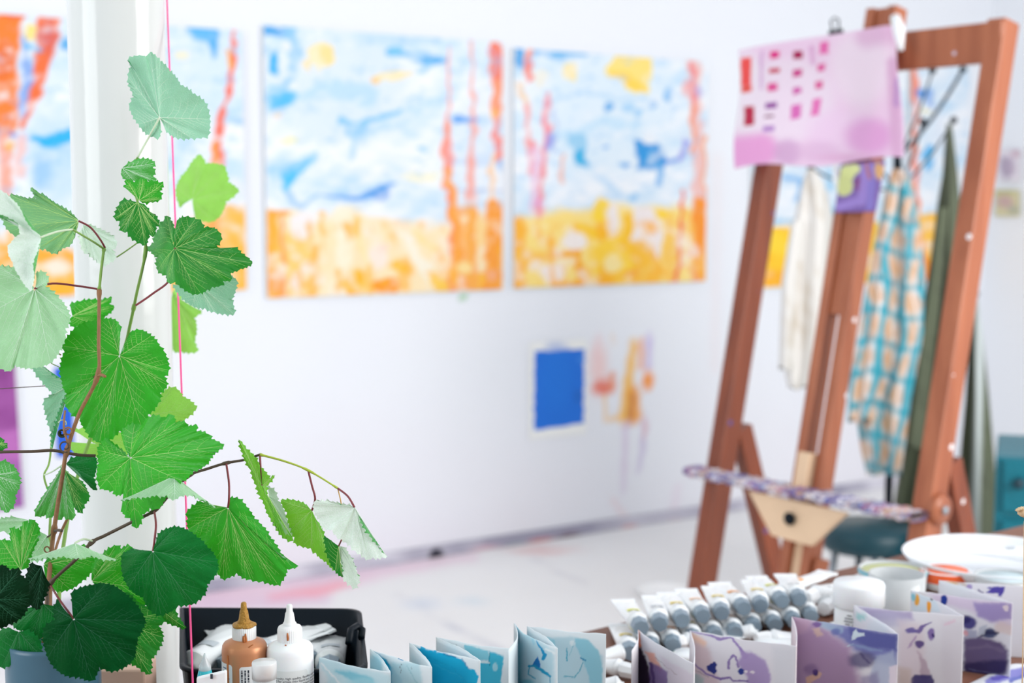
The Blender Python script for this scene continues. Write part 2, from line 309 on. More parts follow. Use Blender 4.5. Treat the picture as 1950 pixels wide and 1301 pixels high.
s2 = [('e', 640, 160, 140, 110, '#dce9f6', 60, .9), ('l', [(515, 60), (540, 60)], 20, '#2f9fe4', 8, .95), ('e', 522, 120, 8, 22, '#38b2ee', 6, 1), ('e', 530, 186, 34, 18, '#52bdf0', 8, 1), ('l', [(560, 190), (620, 165), (700, 180)], [10, 26, 40], '#b5daf4', 16, .8), ('l', [(550, 60), (565, 100), (545, 170)], [22, 16, 14], '#8cc7f0', 12, .9),
 ('l', [(690, 75), (820, 70)], 30, '#c8e0f4', 16, .8), ('l', [(740, 98), (790, 112), (840, 112)], [10, 14, 18], '#74bdec', 8, .9), ('e', 830, 114, 26, 9, '#5cb0ea', 7, .95), ('l', [(800, 140), (820, 120)], 10, '#8ac8f0', 8, .8), ('e', 755, 95, 15, 9, '#6cc3ea', 8, .8),
 ('l', [(650, 230), (680, 240), (760, 210)], [8, 14, 10], '#74c2ea', 8, .9), ('e', 678, 250, 18, 16, '#82c4ec', 8, .85), ('l', [(690, 260), (770, 220), (840, 190)], [10, 24, 22], '#c2dff5', 12, .8), ('l', [(672, 245), (672, 300)], 14, '#b4d8f2', 10, .8), ('e', 800, 285, 9, 8, '#a4d2ee', 6, .9),
 ('p', [(535, 345), (535, 325), (590, 300), (600, 300), (560, 350), (545, 375)], '#4cc0f2', 8, 1), ('l', [(545, 372), (580, 395), (612, 370)], [10, 7, 8], '#a2caee', 8, .9), ('l', [(620, 372), (680, 378), (750, 355)], [6, 13, 8], '#5ea4ea', 6, .95), ('e', 720, 369, 22, 9, '#3f93e6', 6, .9), ('l', [(520, 330), (600, 300)], 20, '#7ec8f2', 14, .7),
 ('e', 610, 105, 28, 26, '#fbe9b0', 10, .9), ('e', 620, 105, 14, 18, '#fbdc8c', 8, .8), ('e', 580, 124, 10, 8, '#fbe2a6', 6, .9), ('l', [(712, 152), (740, 142), (780, 138)], [10, 14, 10], '#fbe8b4', 8, .9), ('e', 713, 153, 7, 7, '#fbc878', 5, .9), ('e', 550, 270, 22, 10, '#f8f2c0', 10, .8), ('e', 524, 218, 8, 9, '#f6ddc2', 6, .8), ('e', 800, 335, 40, 12, '#f9f3d4', 14, .8),
 ('e', 545, 90, 14, 10, '#eef0f4', 8, .8), ('e', 530, 190 + 55, 18, 16, '#e9f0f8', 10, .7),
 ('p', [(505, 402), (560, 395), (600, 415), (660, 400), (740, 420), (850, 425), (870, 400), (970, 400), (970, 590), (505, 590)], '#fde3b0', 26, .9),
 ('l', [(516, 410), (520, 480), (518, 560)], [26, 34, 30], '#fdb13c', 12, 1), ('e', 560, 490, 34, 50, '#fcca5c', 16, .8), ('e', 530, 540, 16, 24, '#f99a30', 8, .9), ('l', [(538, 400), (542, 560)], 7, '#f38a48', 6, .8), ('l', [(515, 405), (550, 402)], 12, '#fca63e', 6, .9),
 ('e', 578, 430, 24, 26, '#f3eef0', 12, .95), ('e', 568, 534, 14, 20, '#f9e6de', 7, 1), ('e', 588, 508, 14, 16, '#f8e2d4', 8, .9), ('l', [(600, 480), (600, 555)], 18, '#fcb63c', 8, .9), ('l', [(612, 405), (618, 445)], 11, '#fbc878', 6, .9), ('l', [(650, 410), (655, 480), (640, 560)], 30, '#f9f0d6', 14, .9), ('e', 678, 430, 9, 20, '#fbc860', 6, .95),
 ('l', [(675, 440), (700, 500)], 8, '#fce6a4', 6, .8), ('e', 675, 540, 22, 26, '#fcc440', 8, .95), ('e', 735, 545, 30, 14, '#fa9c26', 6, 1), ('e', 765, 505, 12, 16, '#fcc43c', 6, .9), ('e', 720, 490, 20, 26, '#f8e8dc', 10, .9), ('e', 728, 470, 14, 10, '#f9dccb', 8, .8), ('l', [(700, 515), (708, 560)], 14, '#fdbf4a', 6, .8),
 ('l', [(750, 425), (810, 510), (840, 555)], [6, 26, 20], '#f8f0dc', 8, .95), ('l', [(770, 430), (830, 480)], 9, '#fbdf98', 6, .8), ('p', [(815, 520), (960, 520), (960, 560), (830, 560)], '#fdbb2e', 10, .95), ('e', 838, 535, 20, 18, '#fbd058', 10, .7),
 ('p', [(848, 250), (960, 80), (960, 420), (850, 420)], '#e4ebf6', 40, .5), ('l', [(865, 225), (960, 232)], 20, '#b8d6f2', 10, .7), ('l', [(870, 226), (905, 224)], 12, '#589fea', 6, .95), ('l', [(870, 365), (965, 366)], 6, '#b6bede', 6, .8), ('l', [(862, 310), (960, 300)], 24, '#c6daf2', 14, .7), ('e', 955, 318, 7, 10, '#7fb0e6', 6, .9),
 ('l', [(858, 90), (856, 200), (853, 240)], 6, '#f7a89c', 5, .95), ('l', [(853, 235), (852, 330), (862, 420), (868, 560)], [14, 18, 14, 30], '#f88e6c', 7, .95), ('e', 856, 300, 8, 40, '#f4a0a0', 6, .6), ('l', [(852, 330), (865, 380), (862, 420)], 11, '#fba448', 6, .95), ('l', [(900, 75), (902, 200), (896, 300), (895, 560)], [5, 7, 12, 30], '#f8a08c', 7, .85),
 ('l', [(894, 395), (896, 560)], 26, '#fbae40', 10, .9), ('l', [(945, 85), (946, 160)], 26, '#f4806a', 6, .98), ('l', [(945, 160), (944, 225)], [24, 18], '#f79c78', 6, .98), ('l', [(944, 225), (948, 300)], [10, 18], '#f3857c', 6, .95), ('e', 938, 218, 8, 8, '#fcb05a', 4, .9), ('l', [(936, 300), (934, 400)], 12, '#fbcfa2', 6, .9),
 ('l', [(942, 395), (940, 550)], 36, '#fba03c', 10, 1), ('l', [(870, 400), (872, 550)], 20, '#fca43c', 8, .9), ('e', 878, 420, 9, 12, '#f8dcb2', 5, .9), ('e', 884, 512, 13, 9, '#fbdf9a', 5, .9), ('e', 937, 525, 12, 16, '#f8b08a', 8, .8), ('e', 915, 440, 8, 34, '#fbcf80', 8, .8), ('l', [(930, 90), (960, 130)], 4, '#a8b4e6', 4, .6)]
canvas('landscape_painting', 510, 48, 957, 568, '#eef2f8', s2, 'square canvas of swirling pale blue sky over yellow field, just right of the white column', 'painting', G)
s3 = [('e', 1150, 220, 140, 110, '#dcebf6', 60, .9), ('l', [(985, 95), (990, 120)], 20, '#3a9fe0', 10, .95), ('l', [(1020, 97), (1140, 102)], 12, '#6fb8ea', 8, .95), ('l', [(1240, 104), (1300, 106)], 8, '#a4ceee', 10, .8), ('l', [(1020, 190), (1100, 182), (1240, 190)], 8, '#b9d9f2', 10, .8),
 ('e', 1155, 203, 11, 9, '#4fa6e4', 6, .9), ('e', 1195, 206, 14, 8, '#9ccdf0', 8, .8), ('e', 1246, 198, 10, 9, '#76b6ea', 6, .9), ('e', 1275, 180, 10, 15, '#7fbcec', 8, .9), ('e', 1215, 215, 8, 8, '#8cc6ee', 6, .8), ('l', [(1050, 260), (1100, 255), (1150, 230), (1210, 240)], 16, '#bfdff4', 14, .8),
 ('p', [(1212, 290), (1212, 262), (1235, 275), (1255, 272), (1270, 300), (1272, 315), (1262, 328), (1230, 328), (1216, 326)], '#2f96dc', 7, 1), ('e', 1240, 300, 10, 12, '#2aa2e0', 8, .8), ('e', 1238, 265, 12, 12, '#e9eef4', 5, .9), ('l', [(1258, 325), (1258, 350)], 12, '#7db8ea', 6, .9), ('l', [(1270, 308), (1292, 302)], 11, '#5a94e2', 6, .9),
 ('p', [(1090, 282), (1110, 280), (1118, 318), (1095, 312)], '#38b0e2', 7, 1), ('e', 1100, 270, 16, 16, '#86c6ea', 10, .8), ('e', 1190, 314, 12, 6, '#4fa2e2', 6, .95), ('e', 1152, 283, 8, 6, '#79b4ea', 5, .8), ('l', [(1130, 325), (1170, 370), (1205, 378)], [14, 22, 18], '#c4def4', 14, .8), ('e', 1205, 375, 9, 9, '#9ccbee', 6, .9),
 ('p', [(1148, 140), (1175, 105), (1240, 108), (1242, 150), (1232, 176), (1205, 174), (1180, 152)], '#fbe07e', 7, 1), ('l', [(1160, 142), (1190, 150), (1225, 172)], [10, 16, 8], '#fcd24e', 8, .9), ('e', 1088, 135, 12, 15, '#fbe49c', 6, .9), ('e', 1030, 150, 16, 18, '#f3ecd8', 12, .7),
 ('l', [(1008, 92), (1005, 150)], [16, 14], '#f78a68', 5, .95), ('l', [(1010, 110), (1004, 155)], 7, '#f4757c', 4, .8), ('l', [(1000, 195), (1005, 240), (1010, 290)], [12, 8, 12], '#f7a5a0', 6, .9), ('l', [(1044, 182), (1042, 250), (1040, 300), (1034, 350)], [9, 12, 10, 12], '#f28f9c', 5, .95), ('e', 1050, 270, 9, 14, '#8a9ae4', 8, .8), ('l', [(1014, 275), (1012, 330)], 12, '#f3949a', 6, .9),
 ('l', [(1020, 290), (1026, 400)], 24, '#eec2dc', 12, .8), ('l', [(1036, 320), (1032, 380)], 10, '#f48f8e', 5, .9), ('l', [(1072, 295), (1068, 350)], 7, '#f4b29c', 5, .8), ('l', [(1028, 380), (1026, 430)], 8, '#ef5fa4', 5, .85), ('l', [(1054, 200), (1060, 290)], 7, '#b3c2ea', 6, .6), ('l', [(985, 160), (1000, 190)], 10, '#f4cfa6', 8, .8),
 ('p', [(975, 420), (1060, 400), (1130, 398), (1150, 382), (1210, 396), (1260, 392), (1350, 385), (1350, 560), (975, 560)], '#fddf84', 22, 1),
 ('l', [(990, 425), (988, 545)], 30, '#fdb330', 14, .95), ('e', 1145, 400, 20, 24, '#ffd634', 8, .95), ('l', [(1100, 440), (1170, 450)], 26, '#ffcb22', 12, .95), ('e', 1100, 470, 20, 28, '#fbdf90', 14, .6), ('e', 1170, 500, 46, 46, '#ffd13c', 14, .95), ('e', 1168, 500, 20, 18, '#fbe6a4', 10, .9), ('l', [(1050, 485), (1100, 485), (1108, 540), (1060, 545)], 18, '#fcae28', 8, 1), ('e', 1088, 500, 10, 9, '#fbd99a', 5, .9),
 ('l', [(985, 490), (1040, 488)], 18, '#fcc04a', 10, .9), ('e', 1052, 520, 22, 18, '#f6e9e2', 9, 1), ('e', 1020, 505, 14, 10, '#f8e6d4', 8, .9), ('e', 1092, 460, 22, 18, '#f4ebe6', 8, 1), ('e', 1168, 418, 12, 30, '#f3e9e4', 7, 1), ('l', [(1198, 420), (1196, 470)], [22, 30], '#fdc326', 8, .95), ('p', [(1212, 395), (1240, 395), (1262, 430), (1258, 500), (1240, 495), (1205, 460)], '#f2e8e6', 9, 1),
 ('e', 1262, 410, 14, 14, '#ffd43c', 7, .95), ('e', 1225, 490, 22, 30, '#fdbd28', 10, .9), ('e', 1205, 525, 16, 12, '#f99430', 8, .9), ('l', [(1150, 530), (1250, 530)], 22, '#fdc13c', 10, .8), ('e', 1275, 470, 12, 60, '#fcc452', 10, .8),
 ('l', [(1322, 110), (1326, 250), (1330, 400)], [24, 22, 26], '#f1bdb6', 12, .9), ('l', [(1319, 120), (1321, 230)], 8, '#f17a7e', 5, .9), ('e', 1310, 165, 10, 20, '#f3a09c', 8, .8), ('l', [(1320, 200), (1317, 290)], 7, '#f5905a', 5, .9), ('l', [(1340, 260), (1344, 400)], 7, '#f9a266', 5, .9), ('l', [(1303, 270), (1300, 300)], 10, '#8c8ae0', 7, .85), ('e', 1332, 175, 6, 10, '#b8a6dc', 6, .8),
 ('l', [(1330, 395), (1334, 540)], 30, '#fb9630', 9, 1), ('l', [(1301, 365), (1296, 430), (1285, 540)], [5, 10, 9], '#f3653c', 4, 1), ('e', 1318, 480, 14, 8, '#f8763a', 8, .8), ('l', [(1305, 400), (1312, 470)], 14, '#fcc862', 8, .8), ('e', 1312, 508, 18, 8, '#fbc25a', 6, .8), ('e', 1280, 545, 12, 8, '#f37a6a', 6, .7)]
canvas('landscape_painting', 979, 92, 1343, 549, '#ecf1f8', s3, 'square canvas with a bright blue blot and orange-red edge, left of the easel', 'painting', G)
s4 = [('e', 1540, 300, 60, 60, '#d5e6f5', 40, .8), ('l', [(1500, 335), (1525, 345), (1520, 375)], 14, '#79b7ea', 8, .95), ('l', [(1460, 420), (1525, 422)], 8, '#8cc8e8', 6, .9), ('e', 1580, 345, 14, 20, '#9fd0ee', 10, .8), ('e', 1582, 405, 10, 8, '#5cb4d8', 6, .8), ('e', 1500, 400, 20, 10, '#e6eff7', 10, .8),
 ('p', [(1420, 436), (1720, 424), (1720, 560), (1420, 560)], '#ffcb2c', 8, 1), ('l', [(1455, 460), (1500, 470)], 34, '#ffd83a', 16, .9), ('l', [(1450, 530), (1490, 530)], 26, '#fdb22a', 14, .9), ('e', 1590, 430, 14, 14, '#f9e28c', 8, .8), ('e', 1580, 470, 12, 14, '#fdb62c', 8, .9)]
canvas('landscape_painting', 1430, 100, 1719, 549, '#e9eff6', s4, 'square canvas mostly hidden behind the easel and hung shirts, bright yellow strip showing', 'painting', G, n=110)
s5 = [('l', [(1740, 115), (1742, 200), (1740, 300), (1745, 420), (1748, 520)], [9, 10, 12, 12, 16], '#f98a66', 6, 1), ('l', [(1726, 120), (1730, 420)], 8, '#d9dce8', 10, .6), ('l', [(1745, 175), (1770, 182), (1775, 200)], [8, 16, 10], '#4f97e2', 6, 1), ('e', 1765, 300, 10, 26, '#57b5ea', 6, 1), ('e', 1760, 212, 12, 5, '#f6e9b4', 4, .9), ('e', 1788, 260, 10, 40, '#dfe8f4', 14, .8),
 ('p', [(1722, 412), (1830, 404), (1830, 545), (1722, 545)], '#ffc22c', 8, 1), ('l', [(1758, 470), (1768, 530)], 10, '#fb7a2c', 8, .9), ('l', [(1745, 395), (1750, 460)], 9, '#f9903c', 5, .9)]
canvas('landscape_painting', 1725, 108, 1835, 536, '#edf2f7', s5, 'narrowly visible canvas with an orange-red streak, rightmost of the series behind the easel', 'painting', G, n=90)
# small works
pur = [('e', 10, 760, 40, 60, '#9c4f9c', 40, .8), ('e', 20, 850, 30, 40, '#c070bc', 40, .8), ('e', 30, 940, 30, 50, '#9a5ba6', 30, .8), ('e', 5, 700, 30, 30, '#7c2f7c', 30, .7), ('e', 20, 800, 30, 14, '#8c3f8c', 24, .7)]
canvas('purple_painting', -130, 704, 42, 988, '#ad62ae', pur, 'plain purple canvas at the left edge behind the leaves', 'painting', tilt=.03, warp=10, n=70)
canvas('blue_colour_study', 1008, 652, 1116, 838, '#f4f5f3', [('p', [(1017, 669), (1113, 665), (1112, 806), (1017, 820)], '#1a72dc', 2.5, 1), ('e', 1060, 720, 30, 60, '#1c78e0', 30, .8), ('e', 1105, 685, 6, 8, '#3f8ae4', 4, .8), ('e', 1100, 755, 8, 14, '#1a68c8', 8, .8)],
  'white paper with a solid blue rectangle pinned low on the wall', 'painting', off=.004, warp=2, ws=10, n=100)
canvas('blue_swatch', 108, 700, 142, 872, '#1b63dc', [('e', 125, 760, 10, 20, '#2a74e8', 8, .6)], 'narrow bright blue paper strip on the wall behind the vine stem', 'painting', off=.004, n=30)

def rwall(px, py, off=.01): return onplane(px, py, cpnt - WD * off, WD)
for (xl, yt, xr, yb, base, st, lb) in [
   (1902, 285, 1944, 345, '#e9e2ea', [('e', 1920, 318, 14, 20, '#b8a6bc', 8, .9), ('e', 1935, 292, 8, 6, '#c9a4b4', 5, .8), ('l', [(1912, 300), (1918, 340)], 6, '#9c92a8', 5, .7)], 'small mauve sketch on the far right wall, upper of two'),
   (1896, 362, 1942, 412, '#d7d0a8', [('e', 1915, 385, 16, 12, '#c9a8a8', 10, .9), ('l', [(1900, 368), (1930, 366)], 8, '#b9b574', 5, .8), ('e', 1930, 400, 10, 8, '#a8b0a4', 6, .8)], 'small olive and pink sketch on the far right wall, lower of two')]:
    q = [rwall(xl, yb), rwall(xr, yb), rwall(xr, yt), rwall(xl, yt)]
    g = grid(lambda u, v: (q[0] * (1 - u) + q[1] * u) * (1 - v) + (q[3] * (1 - u) + q[2] * u) * v, 24, 24)
    px, py = proj(g.v); o = g.build('wall_sketch', M_canvas, colors=paint(px, py, base, st, 2, 10), solid=.006, offset=1)
    tag(o, lb, 'picture', 'small sketches on the far right wall')

# ================================================================== WHITE COLUMN
M_post = mat('glossy_white_paint', '#d2d6d5', .14, bump=.5, bscale=14)
TZ = .89
pc = at(238, 650, 1.52); pc = Vector((pc.x, pc.y, 0))
m = MB(); R_ = .0497
prof = [(.075, 0), (.075, .03), (.058, .06), (R_, .09)] + [(R_, .09 + i * .1) for i in range(1, 30)] + [(R_, ZH)]
m.lathe([(r, z) for r, z in prof], pc, 64, rfun=lambda a, z: 1 + .006 * math.sin(3 * a + z * 3))
o = m.build('support_column', M_post); tag(o, kind='structure'); o.name = 'trim_1'

# ================================================================== TABLE
edge = lambda X: 1.60 + .78 * X
ed = Vector((1, .78, 0)).normalized(); en = Vector((ed.y, -ed.x, 0))
t0 = Vector((-.62, edge(-.62), 0)); t1 = Vector((1.3, edge(1.3), 0))
root = empty('work_table', (t0 + t1) / 2 + en * .5, 0, 'brown wooden work table crowded with paint tubes and painted cards', 'table')
m = MB(); m.hexa([Vector((*q.xy, TZ - .035)) for q in (t0, t0 + en * .95, t1 + en * .95, t1)], [Vector((*q.xy, TZ)) for q in (t0, t0 + en * .95, t1 + en * .95, t1)])
loc_build(m, 'tabletop', M_wood_t, root, bevel=.003)
for q in (t0 + ed * .06 + en * .06, t1 - ed * .06 + en * .06, t0 + ed * .06 + en * .88, t1 - ed * .06 + en * .88):
    m = MB(); m.beam(Vector((*q.xy, 0)), Vector((*q.xy, TZ - .035)), .055, .055, ed); loc_build(m, 'leg', M_wood_t, root, bevel=.003)
m = MB(); m.beam(Vector((*(t0 + ed * .09 + en * .06).xy, TZ - .08)), Vector((*(t1 - ed * .09 + en * .06).xy, TZ - .08)), .02, .085, en); loc_build(m, 'apron', M_wood_t, root)

# ================================================================== EASEL
TL = onz(1312, 897, .763); TR = onz(1745, 985, .763)
A = (TR - TL); A.z = 0; TRAYL = A.length; A.normalize(); B = Vector((-A.y, A.x, 0))      # B points to the back
LEAN = .2126
Oe = Vector((*(TL + B * (.045 - LEAN * .763)).xy, 0))
rz = math.atan2(A.y, A.x)
easel = empty('studio_easel', Oe, rz, 'tall reddish-brown wooden studio easel spattered with paint, a pink sheet clipped on it', 'easel')
Ei = easel.matrix_world.inverted()
nrm = Vector(easel.matrix_world.to_3x3() @ Vector((0, -1, LEAN))).normalized()
def ep(px, py, off=0.):   # photo point on the leaning front plane (off = towards the viewer), local coordinates
    return Ei @ onplane(px, py, Oe + nrm * off, nrm)
def woodmat(name, col, dark):
    m = bpy.data.materials.new(name); m.use_nodes = True; nt = m.node_tree; b = nt.nodes['Principled BSDF']; b.inputs['Roughness'].default_value = .38
    tc = nt.nodes.new('ShaderNodeTexCoord'); mp = nt.nodes.new('ShaderNodeMapping'); mp.inputs['Scale'].default_value = (30, 30, 2.2)
    n = nt.nodes.new('ShaderNodeTexNoise'); n.inputs['Scale'].default_value = 1; n.inputs['Detail'].default_value = 4
    nt.links.new(tc.outputs['Object'], mp.inputs[0]); nt.links.new(mp.outputs[0], n.inputs['Vector'])
    r = nt.nodes.new('ShaderNodeValToRGB'); r.color_ramp.elements[0].position = .3; r.color_ramp.elements[1].position = .7
    r.color_ramp.elements[0].color = (*lin(dark), 1); r.color_ramp.elements[1].color = (*lin(col), 1)
    nt.links.new(n.outputs['Fac'], r.inputs[0])
    v = nt.nodes.new('ShaderNodeTexVoronoi'); v.inputs['Scale'].default_value = 11; nt.links.new(tc.outputs['Object'], v.inputs['Vector'])
    lt = nt.nodes.new('ShaderNodeMath'); lt.operation = 'LESS_THAN'; lt.inputs[1].default_value = .075; nt.links.new(v.outputs['Distance'], lt.inputs[0])
    sep = nt.nodes.new('ShaderNodeSeparateColor'); nt.links.new(v.outputs['Color'], sep.inputs[0])
    rr = nt.nodes.new('ShaderNodeValToRGB'); e = rr.color_ramp; e.interpolation = 'CONSTANT'; e.elements[0].color = (*lin('#efe9ea'), 1); e.elements[1].position = .45; e.elements[1].color = (*lin('#5b4a8c'), 1); x = e.elements.new(.7); x.color = (*lin('#cfc6d8'), 1); x = e.elements.new(.88); x.color = (*lin('#2c3a4a'), 1)
    nt.links.new(sep.outputs[0], rr.inputs[0])
    mx = nt.nodes.new('ShaderNodeMix'); mx.data_type = 'RGBA'; nt.links.new(lt.outputs[0], mx.inputs[0]); nt.links.new(r.outputs[0], mx.inputs[6]); nt.links.new(rr.outputs[0], mx.inputs[7])
    nt.links.new(mx.outputs[2], b.inputs['Base Color']); return m
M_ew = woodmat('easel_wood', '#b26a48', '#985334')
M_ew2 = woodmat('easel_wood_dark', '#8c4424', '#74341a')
ztop = ep(1885, 40).z
def on(s, z, o=0.): return Vector((s, LEAN * z + o, z))     # o = backwards offset from the front plane
sl = .034; sr = .625; smid = .330
sl_top = sl
def epx(px, py, off=0): return ep(px, py, off).x
print('EASEL', ztop, TRAYL, smid, [round(epx(x, y), 3) for x, y in ((1416, 400), (1371, 700), (1345, 905), (1318,1100),(1848,250),(1829, 400), (1770, 700), (1735,960),(1600,400),(1678,400),(1538,700),(1608,700),(1650,30),(1718,30))])
PW, PT = .045, .056
sR0 = sr; 
def post(s0, s1, z0, z1, name, mt, w=PW, t=PT, o=0.):
    m = MB(); m.beam(on(s0, z0, t / 2 + o), on(s1, z1, t / 2 + o), w, t); return m.build(name, mt, easel, bevel=.004)
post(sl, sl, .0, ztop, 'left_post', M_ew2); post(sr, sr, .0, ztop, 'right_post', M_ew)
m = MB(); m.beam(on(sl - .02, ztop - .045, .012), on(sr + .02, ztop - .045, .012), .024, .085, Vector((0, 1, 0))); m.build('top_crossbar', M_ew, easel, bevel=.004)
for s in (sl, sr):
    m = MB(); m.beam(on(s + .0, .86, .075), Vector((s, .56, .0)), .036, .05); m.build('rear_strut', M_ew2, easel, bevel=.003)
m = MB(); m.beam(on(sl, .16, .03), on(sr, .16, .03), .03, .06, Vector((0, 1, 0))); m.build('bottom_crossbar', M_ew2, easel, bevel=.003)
# mast with its long slot
ztm = ep(1690, 16).z; zs0, zs1 = ep(1560, 880).z, ep(1590, 600).z
MW = .088; y_m = -.012
for sx in (-1, 1):
    m = MB(); m.beam(on(smid + sx * .030, .12, y_m + .02), on(smid + sx * .030, ztm, y_m + .02), .024, .044); m.build('mast_rail', M_ew, easel, bevel=.003)
m = MB(); m.beam(on(smid, zs1, y_m + .022), on(smid, ztm - .002, y_m + .022), .034, .03); m.build('mast_panel', M_ew, easel)
m = MB(); m.beam(on(smid, .13, y_m + .024), on(smid, zs0 - .14, y_m + .024), .034, .016); m.build('inner_strip', M_lightwood, easel)['label'] = 'pale wood strip in the mast slot'
m = MB(); m.beam(on(smid - .004, zs0 - .17, y_m - .006), on(smid - .004, zs0 + .02, y_m - .006), .034, .03); m.build('ledge_block', M_lightwood, easel, bevel=.003)['label'] = 'pale unpainted block above the ledge'
# ledge crusted with paint
tz = .763
def ledgeP(u, v):
    a = u * TRAYL; ang = v * 2 * math.pi; w, h = .030, .0100
    jx = .002 * math.sin(a * 211) + .0015 * math.sin(a * 97 + 3 * v)
    return Vector((a, LEAN * tz - .036 + w * math.copysign(abs(math.cos(ang)) ** .5, math.cos(ang)), tz + h * math.copysign(abs(math.sin(ang)) ** .5, math.sin(ang)) + jx))
g = grid(ledgeP, 420, 24); pal = [lin(c) for c in ('#6a5a94', '#d8d0dc', '#8c88b4', '#b9a2a4', '#5468ac', '#dcd8dc', '#7a6684', '#c4986c', '#a8607c', '#a0a6bc', '#e2dce6', '#64648c')]
V = np.array(g.v); cell = np.floor(V[:, 0] / .011 + 1.3 * np.sin(V[:, 2] * 420) + 1.2 * np.sin(V[:, 1] * 260)).astype(int)
cl = np.array([pal[(c * 7 + (c * c) % 5) % len(pal)] for c in cell]); g.build('paint_ledge', vmat('crusted_paint', .4, bump=.6, bscale=150), easel, colors=cl)['label'] = 'long narrow ledge crusted with multicoloured paint'
q = [ep(1424, 934, .05), ep(1612, 976, .05), ep(1543, 1040, .05), ep(1468, 1020, .05)]
m = MB(); nb = Vector((0, .014, -.003)); m.hexa(q, [v + nb for v in q]); m.build('plywood_bracket', M_lightwood, easel, bevel=.002)['label'] = 'pale plywood trapezoid below the ledge'
m = MB(); kc = ep(1504, 988, .058); Mk = Matrix.Rotation(math.pi / 2, 3, 'X'); m.lathe([(.0, -.004), (.014, -.002), (.015, .004), (.009, .010), (.0, .012)], kc, 20, Mk); m.build('black_knob', M_black, easel)
m = MB(); m.beam(on(smid + .048, .50, .01), on(smid + .060, .62, .01), .02, .03); m.build('side_clamp', M_ew, easel, bevel=.003)
kp = Vector((sr + PW / 2, on(0, .77, PT / 2).y, .77)); Mk = Matrix.Rotation(math.pi / 2, 3, 'Y')
m = MB(); m.lathe([(0, -.001), (.03, 0), (.034, .006), (.03, .014), (0, .016)], kp, 28, Mk); m.build('adjusting_knob', M_ew, easel)
m = MB(); m.lathe([(0, .0161), (.009, .0165), (.009, .021), (0, .023)], kp, 16, Mk); m.build('bolt_head', M_chrome, easel)
# binder clip on the crossbar and stub bolts
def clip(px, py, sc, label):
    c = easel.matrix_world @ ep(px, py, .012)
    r = empty('binder_clip', c, rz, label, 'clip', 'clips on the easel crossbar')
    m = MB(); m.hexa([Vector((-.016 * sc, -.008, -.012 * sc)), Vector((.016 * sc, -.008, -.012 * sc)), Vector((.016 * sc, .012, -.012 * sc)), Vector((-.016 * sc, .012, -.012 * sc))],
      [Vector((-.016 * sc, -.001, .012 * sc)), Vector((.016 * sc, -.001, .012 * sc)), Vector((.016 * sc, .004, .012 * sc)), Vector((-.016 * sc, .004, .012 * sc))]); m.build('clip_body', M_black, r)
    m = MB(); m.tube([(-.008 * sc, 0, .01 * sc), (-.010 * sc, -.004, .03 * sc), (.0, -.005, .036 * sc), (.010 * sc, -.004, .03 * sc), (.008 * sc, 0, .01 * sc)], .0022, 6); m.build('clip_handle', M_black, r)
clip(1591, 68, 1.15, 'black binder clip at the top middle of the pink sheet')
# pink sheet
sh = [(1404, 324), (1717, 300), (1702, 44), (1411, 97)]
Q = [easel.matrix_world @ ep(x, y, .035) for x, y in sh]
def sheetP(u, v):
    p = (Q[0] * (1 - u) + Q[1] * u) * (1 - v) + (Q[3] * (1 - u) + Q[2] * u) * v
    return p + nrm * (.012 * math.sin(u * 5 + 1) * (1 - v * .6) + .006 * math.sin(v * 7 + u * 3) - .03 * max(0, u - .93) * 3) + Vector((0, 0, .006 * math.sin(u * 9) * (1 - v)))
g = grid(sheetP, 130, 110); px, py = proj(g.v)
sw = lambda x0, y0, x1, y1, c: ('p', [(x0, y0), (x1, y0 - 2), (x1, y1 - 2), (x0, y1)], c, 2.2, 1)
pk = [('e', 1420, 180, 40, 80, '#faf5fa', 30, .9), ('e', 1500, 190, 90, 80, '#fbeffa', 30, .8), ('e', 1640, 130, 60, 70, '#fdf0fb', 40, .8), ('e', 1600, 250, 60, 40, '#fbe2f8', 30, .8),
 ('l', [(1405, 290), (1450, 285)], 60, '#f6b2e6', 24, .9), ('e', 1500, 290, 26, 24, '#ddb0da', 20, .7), ('e', 1655, 260, 44, 34, '#eeaee4', 30, .8), ('l', [(1700, 120), (1708, 290)], 22, '#e6b8dc', 14, .8), ('l', [(1650, 70), (1700, 60)], 40, '#edc4e4', 30, .8), ('l', [(1450, 100), (1450, 170)], 5, '#dca8dc', 5, .8), ('l', [(1545, 90), (1548, 120)], 8, '#e4a8d8', 6, .7), ('e', 1560, 290, 40, 20, '#efcdea', 20, .8), ('e', 1620, 300, 60, 8, '#f0c6e6', 8, .9),
 sw(1411, 110, 1430, 166, '#fb5f5c'), sw(1412, 166, 1431, 176, '#f25a4c'), sw(1417, 203, 1437, 240, '#cc3154'), sw(1467, 98, 1484, 113, '#ee2c92'), sw(1465, 131, 1485, 139, '#d91f4e'), sw(1462, 159, 1481, 174, '#ee5fa8'), sw(1458, 197, 1480, 207, '#a44fae'), sw(1456, 221, 1474, 225, '#8a2a5c'), sw(1454, 241, 1474, 251, '#c690d8'),
 sw(1510, 99, 1528, 113, '#b80d58'), sw(1509, 134, 1527, 147, '#de4f9c'), ('p', [(1508, 168), (1524, 164), (1528, 176), (1510, 182)], '#e46fc0', 2, 1), ('p', [(1507, 200), (1527, 197), (1524, 224), (1505, 228)], '#ec7fcc', 2, 1), sw(1561, 82, 1578, 104, '#f47ac0'), sw(1557, 123, 1572, 136, '#ec69ae'), sw(1553, 155, 1568, 169, '#ec6fae'), ('p', [(1548, 190), (1565, 186), (1560, 218), (1544, 222)], '#f487cc', 2, 1), ('p', [(1708, 88), (1717, 86), (1717, 128), (1711, 130)], '#a8508c', 3, .9), ('l', [(1708, 150), (1706, 200)], 8, '#c89ad6', 5, .8)]
